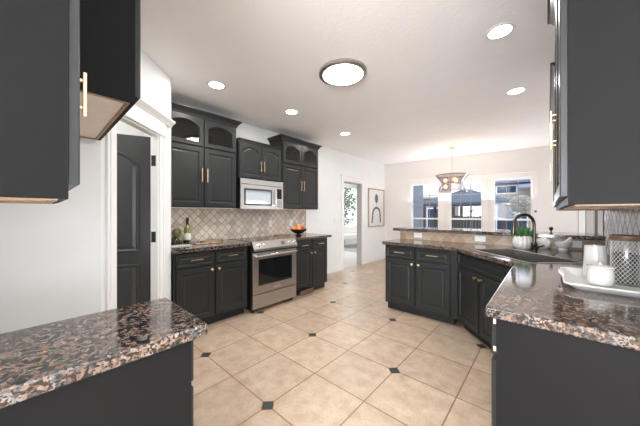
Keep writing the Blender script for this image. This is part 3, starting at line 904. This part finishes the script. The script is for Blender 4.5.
MB().tube([(0.0, 0.0, 0.05), (0.035, -0.03, 0.055), (0.075, -0.06, 0.075)], [0.012, 0.009, 0.006], 10).build('handle', MT['bronze'], fc, 0, True)

# ------------------------------------------------------------------ things on the counters
# plant in ribbed pot
pl = empty('potted_succulent', (-0.20, 3.44, 0.915), 0, 'leafy green plant in a ribbed white round pot behind the sink', 'potted plant')
rib = lambda t, z: 0.11 * abs(math.cos(8 * t)) - 0.05
MB().lathe([(0.045, 0), (0.068, 0.02), (0.083, 0.06), (0.083, 0.09), (0.070, 0.13), (0.060, 0.14), (0.055, 0.138), (0.053, 0.12), (0.0, 0.12)], n=72, sq=rib).build('pot', MT['greycer'], pl, 0, True)
MB().lathe([(0.053, 0.118), (0.04, 0.126), (0, 0.13)], n=16).build('soil', MT['soil'], pl)
lv = MB()
for i in range(70):
    a = random.random() * 6.283; r0 = random.random() * 0.03; L = 0.07 + 0.06 * random.random(); el = R(10 + 70 * random.random())
    c = Vector((r0 * math.cos(a), r0 * math.sin(a), 0.12)); dv = Vector((math.cos(a) * math.cos(el), math.sin(a) * math.cos(el), math.sin(el)))
    lv.tube([c, c + dv * L * .4, c + dv * L * .8, c + dv * L], [0.004, 0.013, 0.011, 0.001], 5)
lv.build('foliage', MT['leaf'], pl, 0, True)

bw = empty('stone_jar', (-0.035, 3.62, 0.915), 0, 'squat round off-white jar behind the sink, left of the mortar', 'jar')
MB().lathe([(0.035, 0), (0.058, 0.02), (0.066, 0.055), (0.058, 0.09), (0.042, 0.108), (0.038, 0.106), (0.04, 0.09), (0.0, 0.09)], n=28).build('body', MT['greycer'], bw, 0, True)
MB().lathe([(0.04, 0.104), (0.036, 0.112), (0.012, 0.118), (0.0, 0.119)], n=20).build('lid', MT['whitecer'], bw, 0, True)
mo = empty('mortar', (0.115, 3.585, 0.915), 0, 'white stone mortar bowl standing right of the squat jar', 'mortar')
MB().lathe([(0.04, 0), (0.043, 0.01), (0.035, 0.02), (0.06, 0.045), (0.068, 0.085), (0.062, 0.085), (0.05, 0.05), (0.0, 0.04)], n=28).build('bowl', MT['whitecer'], mo, 0, True)
ps = MB().tube([(0.10, 3.583, 0.968), (0.14, 3.59, 1.008), (0.175, 3.596, 1.045)], [0.016, 0.011, 0.014], 12).build('pestle', MT['whitecer'], None, 0, True)
tag(ps, 'white stone pestle leaning in the mortar', 'pestle')
kn = MB().lathe([(0.016, 0), (0.016, 0.004), (0.007, 0.012), (0.006, 0.03), (0.014, 0.04), (0.02, 0.055), (0.014, 0.07), (0.0, 0.074)], (0.025, 3.74, 1.07), 18).build('small_ornament', MT['dark'], None, 0, True)
tag(kn, 'tiny dark turned knob-like ornament standing on the bar ledge above the mortar', 'ornament')

# tray with canister, sugar bowl and glass jar
tr = empty('serving_tray', (0.222, 2.00, 0.915), 0, 'white metal serving tray with rolled rim on the right granite counter', 'tray')
def rr_ring(wx, wy, z, r=0.03, n=5):
    out = []
    for cx, cy, a0 in ((wx - r, wy - r, 0), (-wx + r, wy - r, 90), (-wx + r, -wy + r, 180), (wx - r, -wy + r, 270)):
        for k in range(n + 1):
            a = R(a0 + 90 * k / n); out.append((cx + r * math.cos(a), cy + r * math.sin(a), z))
    return out
MB().rings([rr_ring(.125, .215, 0.0), rr_ring(.148, .24, 0.022), rr_ring(.160, .252, 0.030), rr_ring(.163, .255, 0.027), rr_ring(.165, .257, 0.032), rr_ring(.158, .25, 0.035), rr_ring(.146, .238, 0.026), rr_ring(.125, .215, 0.006)]).build('pan', MT['tray'], tr, 0, True)
for s in (-1, 1):
    MB().tube([(s * 0.155, -0.05, 0.033), (s * 0.172, -0.045, 0.046), (s * 0.172, 0.045, 0.046), (s * 0.155, 0.05, 0.033)], 0.006, 8).build('handle', MT['tray'], tr, 0, True)
cn = empty('canister', (0.205, 2.18, 0.922), 0, 'tall white ceramic canister at the back of the tray', 'canister')
MB().lathe([(0.050, 0), (0.053, 0.006), (0.049, 0.09), (0.044, 0.178), (0.041, 0.18), (0.040, 0.165), (0, 0.165)], n=36).build('body', MT['whitecer'], cn, 0, True)
sg = empty('lidded_jar', (0.20, 1.935, 0.922), 0, 'short white lidded jar with raised rim at the front of the tray', 'jar')
MB().lathe([(0.038, 0), (0.046, 0.006), (0.050, 0.04), (0.048, 0.075), (0.045, 0.088), (0.050, 0.091), (0.050, 0.098), (0.045, 0.099), (0.043, 0.09), (0, 0.088)], n=40).build('body', MT['whitecer'], sg, 0, True)
MB().lathe([(0.044, 0.097), (0.03, 0.104), (0.008, 0.108), (0.006, 0.112), (0.010, 0.120), (0, 0.125)], n=30).build('lid', MT['whitecer'], sg, 0, True)
jr = empty('glass_jar', (0.30, 2.045, 0.922), 0, 'tall cut-glass jar of dark coffee beans on the right side of the tray', 'jar')
MB().lathe([(0.048, 0), (0.051, 0.005), (0.051, 0.225), (0.048, 0.232)], n=40, close1=False).build('glass', MT['jarglass'], jr, 0, True)
MB().lathe([(0.044, 0.006), (0.048, 0.01), (0.048, 0.155), (0.04, 0.163), (0.02, 0.166), (0, 0.165)], n=36).build('beans', MT['beans'], jr, 0, True)
lt = MB()
for s in (-1, 1):
    for k in range(20):
        a0 = 2 * math.pi * k / 20
        lt.tube([(0.0525 * math.cos(a0 + s * 3.0 * q / 16), 0.0525 * math.sin(a0 + s * 3.0 * q / 16), 0.005 + 0.22 * q / 16) for q in range(17)], 0.0010, 4)
lt.build('cut_pattern', MT['lattice'], jr)
MB().lathe([(0.053, 0.228), (0.055, 0.232), (0.055, 0.252), (0.05, 0.256), (0, 0.257)], n=36).build('lid', MT['ventwood'], jr, 0, True)

# wine bottle and neighbours on the left granite counter
bt = empty('wine_bottle', (-3.36, 1.285, 0.915), 0, 'olive glass wine bottle with pale label against the tiled backsplash', 'bottle')
MB().lathe([(0.034, 0), (0.038, 0.004), (0.038, 0.175), (0.034, 0.195), (0.018, 0.222), (0.0145, 0.235), (0.0145, 0.25), (0.0, 0.25)], n=28).build('glass', MT['bottle'], bt, 0, True)
MB().lathe([(0.0385, 0.045), (0.0390, 0.046), (0.0390, 0.125), (0.0385, 0.126)], n=28, close0=False, close1=False).build('label', MT['label'], bt, 0, True)
MB().lathe([(0.0155, 0.235), (0.0155, 0.302), (0.0165, 0.304), (0.0165, 0.318), (0.014, 0.32), (0, 0.32)], n=20).build('foil', MT['foil'], bt, 0, True)
cr = empty('oil_carafe', (-3.40, 1.10, 0.915), 0, 'clear oil carafe with dark stopper, next to the pantry wall', 'carafe')
MB().lathe([(0.042, 0), (0.048, 0.01), (0.05, 0.08), (0.03, 0.13), (0.018, 0.16), (0.02, 0.20), (0.018, 0.20)], n=24, close1=False).build('glass', MT['jarglass'], cr, 0, True)
MB().lathe([(0.03, 0.20), (0.034, 0.205), (0.034, 0.225), (0.02, 0.235), (0, 0.236)], n=20).build('stopper', MT['plyedge'], cr, 0, True)
def orb(name, x, y, z, r, mat, label, cat, group=None, sz=1.0, stem=True):
    e = empty(name, (x, y, z), 0, label, cat, group)
    MB().lathe([(0.0, 0.02 * r), (r * .5, 0.03 * r), (r * .9, r * .5 * sz), (r, r * sz), (r * .85, r * 1.55 * sz), (r * .45, r * 1.9 * sz), (r * .12, r * 1.86 * sz), (0, r * 1.8 * sz)], n=20).build('flesh', MT[mat], e, 0, True)
    if stem: MB().tube([(0, 0, r * 1.8 * sz), (r * .1, 0, r * 2.15 * sz)], r * .06, 6).build('stem', MT['legwood'], e)
    return e
jp = empty('ceramic_pot', (-3.27, 1.115, 0.915), 0, 'small dark round clay pot in front of the oil carafe', 'pot')
MB().lathe([(0.03, 0), (0.048, 0.02), (0.052, 0.05), (0.04, 0.08), (0.03, 0.088), (0.03, 0.08), (0, 0.075)], n=24).build('body', MT['dark'], jp, 0, True)
MB().lathe([(0.036, 0.086), (0.02, 0.098), (0.008, 0.102), (0, 0.112)], n=18).build('lid', MT['dark'], jp, 0, True)
MB().box(0,0.001,0,0.001,0,0.001).bm.free()
orb('green_gourd', -3.345, 1.175, 0.915, 0.047, 'pear', 'green round fruit on the counter left of the wine bottle', 'fruit')
gj = empty('green_jug', (-3.435, 1.19, 0.915), 0, 'dark olive round jug behind the green fruit and left of the bottle', 'jug')
MB().lathe([(0.03, 0), (0.04, 0.02), (0.03, 0.08), (0.03, 0.10), (0.048, 0.13), (0.048, 0.16), (0.03, 0.185), (0.0, 0.19)], n=24).build('body', MT['pear'], gj, 0, True)
cu = MB().lathe([(0.024, 0), (0.03, 0.01), (0.034, 0.05), (0.03, 0.05), (0.026, 0.012), (0, 0.01)], (-3.265, 1.235, 0.915), 22).build('small_cup', MT['dark'], None, 0, True)
tag(cu, 'small black cup in front of the wine bottle', 'cup')
sd = MB().rings([[(p[0] - 3.16, p[1] + 1.12, p[2] + 0.915) for p in rr_ring(.06, .11, z, .02)] for z in (0.0, 0.012)]).build('marble_board', MT['whitecer'], None, 0.002)
tag(sd, 'small white slab lying at the front of the counter by the pantry wall', 'board')
def board(x, y, rz, L, W, label):
    e = empty('cutting_board', (x, y, 0.9155), rz, label, 'cutting board')
    MB().rings([rr_ring(W / 2, L / 2, 0.0, 0.02), rr_ring(W / 2, L / 2, 0.014, 0.02)]).build('board', MT['wood'], e, 0.003)
    MB().box(-0.014, 0.014, L / 2 - 0.005, L / 2 + 0.07, 0.001, 0.013).build('handle', MT['wood'], e, 0.004)
board(-3.36, 1.58, R(8), 0.24, 0.13, 'small brown wooden board lying on the counter left of the oven range')
board(-3.38, 2.80, R(-3), 0.22, 0.13, 'small brown wooden board lying on the counter left of the fruit bowl')
tag(MB().box(-3.22, -3.10, 1.30, 1.62, 0.9155, 0.922).build('glass_trivet', MT['chrome'], None, 0.002), 'thin shiny tray lying on the counter to the right of the wine bottle', 'tray')

fb = empty('fruit_bowl', (-3.13, 2.97, 0.915), 0, 'dark footed bowl of fruit on the counter right of the oven range', 'bowl')
MB().lathe([(0.06, 0), (0.062, 0.006), (0.03, 0.02), (0.03, 0.03), (0.09, 0.055), (0.135, 0.095), (0.142, 0.112), (0.135, 0.112), (0.085, 0.065), (0.0, 0.045)], n=36).build('body', MT['dark'], fb, 0, True)
for i, (dx, dy, dz, mat, nm, wh) in enumerate(((0.06, -0.05, .06, 'orange', 'orange_fruit', 'orange on the near left of the dark fruit bowl'),
        (-0.05, -0.055, .062, 'orange', 'orange_fruit', 'orange at the back left of the dark fruit bowl'), (-0.055, 0.055, .062, 'red', 'red_apple', 'red apple at the back right of the dark fruit bowl'),
        (0.05, 0.05, .06, 'red', 'red_apple', 'red apple on the near right of the dark fruit bowl'), (0.0, 0.0, .10, 'orange', 'orange_fruit', 'orange on top in the middle of the dark fruit bowl'))):
    orb(nm, -3.13 + dx, 2.97 + dy, 0.915 + dz + 0.012, 0.042, mat, wh, 'fruit')

# outlets and switches
def plate(x, y, z, rz, label, w=0.07, h=0.115, switch=False):
    e = empty('light_switch' if switch else 'wall_outlet', (x, y, z), rz, label, 'switch' if switch else 'outlet')
    MB().box(-w / 2, w / 2, -0.006, 0, -h / 2, h / 2).build('cover_plate', MT['whiteplastic'], e, 0.002)
    if switch: MB().box(-0.015, 0.015, -0.010, -0.006, -0.03, 0.03).build('rocker', MT['whiteplastic'], e, 0.002)
    elif w > h:
        for s in (-1, 1): MB().box(s * 0.028 - 0.014, s * 0.028 + 0.014, -0.008, -0.006, -0.016, 0.016).build('socket', MT['whiteplastic'], e, 0.002)
    else:
        for s in (-1, 1): MB().box(-0.016, 0.016, -0.008, -0.006, s * 0.028 - 0.014, s * 0.028 + 0.014).build('socket', MT['whiteplastic'], e, 0.002)
plate(-3.488, 2.66, 1.12, R(90), 'white outlet on the grey backsplash above the right end of the cooktop')
plate(-3.488, 3.12, 1.12, R(90), 'white outlet on the backsplash just left of the fruit bowl')
plate(-3.5, 3.86, 1.16, R(90), 'white light switch on the wall right of the upper cabinets', switch=True)
plate(-3.5, 4.42, 1.14, R(90), 'white light switch on the wall left of the open doorway', switch=True)
plate(-3.5, 6.15, 0.38, R(90), 'white outlet low on the wall below the framed picture')
plate(-1.40, 3.70, 0.974, 0, 'white outlet in the bar backsplash near the peninsula end', 0.115, 0.07)
plate(-0.63, 3.70, 0.974, 0, 'white outlet in the bar backsplash left of the potted plant', 0.115, 0.07)
plate(0.20, 3.70, 0.974, 0, 'white outlet in the bar backsplash right of the mortar', 0.115, 0.07)

# framed picture
pc = empty('framed_picture', (-3.5, 5.80, 0.93), R(90), 'tall framed abstract print of a dark arch and drop on the wall beside the doorway', 'picture')
W_, H_ = 0.85, 1.02
MB().rings([[(x, y, z) for x, z in ((i, i), (W_ - i, i), (W_ - i, H_ - i), (i, H_ - i))] for i, y in ((0, 0), (0, -0.03), (0.025, -0.03), (0.025, -0.012))], True, False).build('frame', MT['frame'], pc)
MB().box(0.02, W_ - 0.02, -0.014, -0.010, 0.02, H_ - 0.02).build('print', MT['paper'], pc)
ar = MB()
n = 20
outer = []; inner = []
for k in range(n + 1):
    a = math.pi * k / n
    outer.append((W_ / 2 - 0.23 * math.cos(a), 0.34 + 0.20 * math.sin(a))); inner.append((W_ / 2 - 0.16 * math.cos(a), 0.34 + 0.14 * math.sin(a)))
outer = [(W_ / 2 - 0.27, 0.10)] + outer + [(W_ / 2 + 0.25, 0.10)]
inner = [(W_ / 2 - 0.20, 0.10)] + inner + [(W_ / 2 + 0.19, 0.10)]
for a, b, c, d2 in zip(outer, outer[1:], inner[1:], inner):
    vs = [ar.bm.verts.new((p[0], -0.0145, p[1])) for p in (a, b, c, d2)]
    ar.bm.faces.new(vs)
vs = [ar.bm.verts.new((W_ / 2 + 0.085 * math.cos(2 * math.pi * k / 24) * (1 + 0.12 * math.sin(3 * k)), -0.0145, 0.76 + 0.125 * math.sin(2 * math.pi * k / 24))) for k in range(24)]
ar.bm.faces.new(vs)
ar.box(W_ / 2 - 0.008, W_ / 2 + 0.008, -0.0147, -0.0142, 0.56, 0.64)
ar.build('ink_drawing', MT['ink'], pc)

# small black wall fitting right of the windows
o = MB().box(3.30, 3.34, -0.02, 0, 1.31, 1.35).build('wall_sensor', MT['blackplastic'], None, 0.003)
o.location = WROOT; o.rotation_euler = (0, 0, WA)
tag(o, 'tiny black sensor on the wall right of the third dining window', 'sensor')

# ------------------------------------------------------------------ pantry door
pd = empty('door_2', (-2.828, 0.775, 0), R(-114), kind='structure')
dw, dh = 0.60, 2.005
mb = MB()
mb.box(0, dw, -0.017, 0.017, 0.01, 0.01 + dh)
mb.build('door_slab', MT['door'], pd, 0.002)
for side in (-1, 1):
    for (zz, hh, rise) in ((0.20, 0.62, 0.0), (0.93, 0.93, 0.10)):
        rs = []
        for ins, y in ((0, 0.0168), (0.006, 0.028), (0.018, 0.028), (0.030, 0.018), (0.055, 0.0245)):
            rs.append([(x, side * y, z) for x, z in shape(dw - 0.22, hh, ins, rise, 0.11, zz)])
        m_ = MB().rings(rs, False, True).build('raised_panel', MT['door'], pd)
for zz in (0.25, 1.07, 1.78):
    MB().tube([(-0.006, 0.022, zz - 0.047), (-0.006, 0.022, zz + 0.047)], 0.006, 8).build('hinge_pin', MT['blackplastic'], pd)

# ------------------------------------------------------------------ lamps
def can_light(x, y, label, first=[None]):
    if first[0] is None:
        e = empty('recessed_light', (x, y, CEIL), 0, label, 'ceiling light', 'round recessed ceiling lights')
        MB().lathe([(0.075, -0.001), (0.075, -0.006), (0.095, -0.004), (0.098, 0.0)], n=32, close0=False, close1=False).build('trim_ring', MT['whiteplastic'], e, 0, True)
        MB().lathe([(0.076, -0.003), (0.05, -0.004), (0, -0.004)], n=32, close0=False).build('lens', MT['lamp'], e)
        first[0] = e
    else:
        e = dup(first[0], (x, y, CEIL), 0, label)
    area('can_lamp', (x, y, CEIL - 0.012), (0, 0, 0), 0.14, 0.14, 7, (1.0, 0.985, 0.97), 'DISK').parent = None
for x, y, l in ((-2.68, 1.325, 'round recessed ceiling light in front of the tall cabinet beside the pantry'),
                (-2.62, 2.357, 'round recessed ceiling light above the oven range side, between two others'),
                (-2.64, 3.623, 'farthest round recessed ceiling light, toward the open doorway'),
                (-0.274, 2.374, 'nearest round recessed ceiling light, above the sink counter'),
                (-0.271, 3.651, 'round recessed ceiling light above the raised bar')):
    can_light(x, y, l)

fl = empty('flush_ceiling_light', (-1.506, 2.031, CEIL), 0, 'large round flush ceiling light with brushed nickel ring', 'ceiling light')
MB().lathe([(0.215, 0.0), (0.232, -0.004), (0.236, -0.030), (0.228, -0.036), (0.198, -0.036), (0.196, -0.030)], n=56, close0=False, close1=False).build('ring', MT['steel'], fl, 0, True)
MB().lathe([(0.197, -0.031), (0.19, -0.036), (0.12, -0.040), (0, -0.042)], n=48, close0=False).build('diffuser', MT['disc'], fl, 0, True)
area('flush_lamp', (-1.506, 2.031, CEIL - 0.055), (0, 0, 0), 0.38, 0.38, 20, (1.0, 0.97, 0.93), 'DISK')

CX, CY = -1.514, 5.89
ch = empty('chandelier', (CX, CY, 0), 0, 'hourglass chandelier of smoky glass slats hanging in the dining nook', 'chandelier')
MB().lathe([(0.065, CEIL), (0.065, CEIL - 0.02), (0.02, CEIL - 0.028), (0.0, CEIL - 0.029)], n=28).build('canopy', MT['brass'], ch, 0, True)
MB().tube([(0, 0, CEIL - 0.02), (0, 0, 1.98)], 0.006, 8).build('rod', MT['brass'], ch)
zt, zb = 2.10, 1.745
def hr(t): return 0.19 + (0.125 * (1 - 2 * t) ** 1.2 if t < .5 else 0.10 * (2 * t - 1) ** 1.2)
N = 26
for i in range(N):
    a0 = 2 * math.pi * i / N; hw = math.pi / N * 0.93
    rs = []
    for q in range(9):
        t = q / 8; z = zt + (zb - zt) * t; r_ = hr(t) + (0.004 if i % 2 else 0)
        rs.append([(r_ * math.cos(a0 - hw), r_ * math.sin(a0 - hw), z), (r_ * math.cos(a0 + hw), r_ * math.sin(a0 + hw), z),
                   ((r_ + .004) * math.cos(a0 + hw), (r_ + .004) * math.sin(a0 + hw), z), ((r_ + .004) * math.cos(a0 - hw), (r_ + .004) * math.sin(a0 - hw), z)])
    MB().rings(rs).build('glass_slat', MT['smoke'], ch)
for z, r_, nm in ((1.925, 0.180, 'waist_ring'), (zt - 0.01, 0.302, 'top_ring')):
    MB().tube([(r_ * math.cos(2 * math.pi * k / 40), r_ * math.sin(2 * math.pi * k / 40), z) for k in range(41)], 0.005, 6).build(nm, MT['bronze'], ch)
am = MB()
for k in range(3):
    a = math.pi * k / 3
    am.tube([(-0.18 * math.cos(a), -0.18 * math.sin(a), 1.925), (0.18 * math.cos(a), 0.18 * math.sin(a), 1.925)], 0.005, 6)
am.build('arm', MT['brass'], ch)
for k in range(3):
    a = math.pi * 2 / 3 * k + 1.15
    for s in (-1, 1):
        x, y = 0.125 * math.cos(a), 0.125 * math.sin(a)
        MB().lathe([(0.008, 0), (0.028, 0.02 * s), (0.038, 0.05 * s), (0.026, 0.08 * s), (0, 0.088 * s)], (x, y, 1.925 + 0.02 * s), 14).build('bulb', MT['bulb'], ch, 0, True)
pt = bpy.data.lights.new('chandelier_glow', 'POINT'); pt.energy = 9; pt.color = (1.0, 0.60, 0.38); pt.shadow_soft_size = 0.08
po = bpy.data.objects.new('chandelier_glow', pt); COL.objects.link(po); po.location = (CX, CY, 2.2)

# ------------------------------------------------------------------ next room furniture
bn = empty('upholstered_bench', (-5.55, 8.15, 0.012), R(60), 'white upholstered bench with dark legs seen through the open doorway', 'bench')
MB().box(-0.55, 0.55, -0.25, 0.25, 0.30, 0.50).build('seat', MT['uphol'], bn, 0.03)
MB().box(-0.55, 0.55, 0.18, 0.28, 0.50, 0.80).build('backrest', MT['uphol'], bn, 0.03)
for x in (-0.48, 0.48):
    for y in (-0.2, 0.2):
        MB().lathe([(0.02, 0), (0.028, 0.3)], (x, y, 0), 10).build('leg', MT['legwood'], bn)
tag(MB().box(-6.1, -4.5, 7.1, 9.2, 0.0, 0.012).build('area_rug', MT['rug']), 'grey rug on the floor of the next room, beyond the doorway', 'rug')

# ------------------------------------------------------------------ outdoors
struct('ground_outside', MB().box(-40, 40, -30, 60, -0.35, -0.12), MT['concrete'])
def tree(name, x, y, h, r, mat, label, n=900, seed=1, trunk=1.0, cat='tree', base=-0.12, leaf=0.06):
    rnd = random.Random(seed)
    e = empty(name, (x, y, base), 0, label, cat)
    b = MB()
    b.tube([(0, 0, 0), (0.03, 0.02, h * .4), (0, 0, h * .75)], [0.09 * trunk, 0.06 * trunk, 0.03 * trunk], 8)
    for k in range(14):
        a = rnd.random() * 6.28; z0 = h * (0.3 + 0.35 * rnd.random()); L = r * (0.6 + .4 * rnd.random())
        b.tube([(0, 0, z0), (L * .5 * math.cos(a), L * .5 * math.sin(a), z0 + L * .4), (L * math.cos(a + .3), L * math.sin(a + .3), z0 + L * .9)], [0.03 * trunk, 0.02 * trunk, 0.006], 5)
    b.build('trunk', MT['bark'], e)
    if mat:
        l = MB()
        for k in range(n):
            u_, th, ph = rnd.random() ** 0.4, rnd.random() * 6.283, math.acos(2 * rnd.random() - 1)
            c = Vector((r * u_ * math.sin(ph) * math.cos(th), r * u_ * math.sin(ph) * math.sin(th), h * .68 + r * u_ * math.cos(ph)))
            d1 = Vector((rnd.random() - .5, rnd.random() - .5, rnd.random() - .5)).normalized() * leaf
            d2 = d1.cross(Vector((rnd.random(), rnd.random(), rnd.random()))).normalized() * leaf * .6
            l.bm.faces.new([l.bm.verts.new(c + p) for p in (-d1, d2, d1, -d2)])
        l.build('foliage', MT[mat], e)
    return e
tree('garden_tree', -9.6, 12.4, 3.0, 1.5, 'foliage', 'leafy green tree outside the next room window, in its middle', 1800, 3, leaf=0.09)
tree('garden_tree', -12.8, 12.4, 3.4, 1.6, 'foliage', 'leafy green tree outside the next room window, at its left', 1800, 4, leaf=0.09)
tree('garden_tree', -13.8, 16.6, 3.6, 1.9, 'foliage', 'leafy green tree farthest outside the next room window', 1800, 5, leaf=0.10)

def house(name, x, y, rz, w, d, h, wallm, roofm, label, rh=1.2, wins=()):
    e = empty(name, (x, y, -0.12), rz, label, 'house')
    MB().box(0, w, 0, d, 0, h).build('walls', MT[wallm], e)
    o_ = 0.35
    m = MB()
    m.rings([[(-o_, -o_, h), (w + o_, -o_, h), (w + o_, d + o_, h), (-o_, d + o_, h)], [(-o_, -o_, h + .1), (w + o_, -o_, h + .1), (w + o_, d + o_, h + .1), (-o_, d + o_, h + .1)],
             [(w * .15, d * .48, h + rh), (w * .85, d * .48, h + rh), (w * .85, d * .52, h + rh), (w * .15, d * .52, h + rh)]])
    m.build('roof', MT[roofm], e)
    for (a, b_, c, d_) in wins:
        f = MB().box(a - .06, b_ + .06, -0.03, 0, c - .06, d_ + .06).build('window_frame', MT['trim'], e)
        MB().box(a, b_, -0.05, -0.03, c, d_).build('window_glass', MT['bluewin'], f)
    return e
house('neighbour_house', -9.2, 17.3, R(0), 4.2, 4, 2.35, 'stucco', 'stucco', 'low pale house with a dark blue door outside the left dining window', 0.5, wins=((3.3, 3.95, 0.2, 1.7),))
nh = house('neighbour_house', -2.3, 17.5, R(3), 10, 5, 3.05, 'stucco', 'roofing', 'low pale house with lavender roof outside the right dining window', 1.5, wins=((0.15, 1.45, .35, 1.87), (1.75, 3.4, 0.35, 1.87), (0.15, 1.0, 2.55, 2.9)))
MB().rings([[(1.1, 0.0, 3.05), (9.5, 0.0, 3.05), (9.5, 0.0, 2.95), (1.1, 0.0, 2.95)], [(1.1, -1.3, 2.72), (9.5, -1.3, 2.72), (9.5, -1.3, 2.62), (1.1, -1.3, 2.62)]]).build('porch_roof', MT['roofing'], nh)
gz = empty('garden_gazebo', (-2.95, 14.0, -0.12), R(3), 'patio gazebo with slate blue pitched canopy outside the middle dining window', 'gazebo')
MB().rings([[(-1.95, -1.2, 1.80), (1.95, -1.2, 1.80), (1.95, 1.2, 1.80), (-1.95, 1.2, 1.80)], [(-1.95, -1.2, 1.90), (1.95, -1.2, 1.90), (1.95, 1.2, 1.90), (-1.95, 1.2, 1.90)],
            [(-.1, -.05, 2.58), (.1, -.05, 2.58), (.1, .05, 2.58), (-.1, .05, 2.58)]]).build('canopy', MT['canopy'], gz)
for x in (-1.7, -0.4, 1.5):
    for y in (-1.0, 1.0):
        MB().box(x - .07, x + .07, y - .07, y + .07, 0, 1.80).build('post', MT['post'], gz)
fn = empty('garden_fence', (0, 15.75, -0.12), 0, 'dark weathered board fence behind the gazebo', 'fence')
m = MB()
x = -5.2
while x < -2.4:
    m.box(x, x + 0.135, 0, 0.02, 0.05, 1.25 + 0.03 * random.random()); x += 0.145
m.build('boards', MT['fence'], fn)
MB().box(-5.2, -2.3, 0.02, 0.06, 0.3, 0.38).box(-5.2, -2.3, 0.02, 0.06, 1.0, 1.08).build('rails', MT['fence'], fn)
tree('pale_shrub', -0.585, 9.4, 2.42, 0.29, 'palefol', 'round pale dry shrub just outside the right dining window', 2600, 9, 0.4, 'shrub', leaf=0.03)
tree('bare_tree', -3.9, 19.6, 4.6, 1.1, None, 'bare leafless tree rising behind the gazebo canopy', 0, 12)
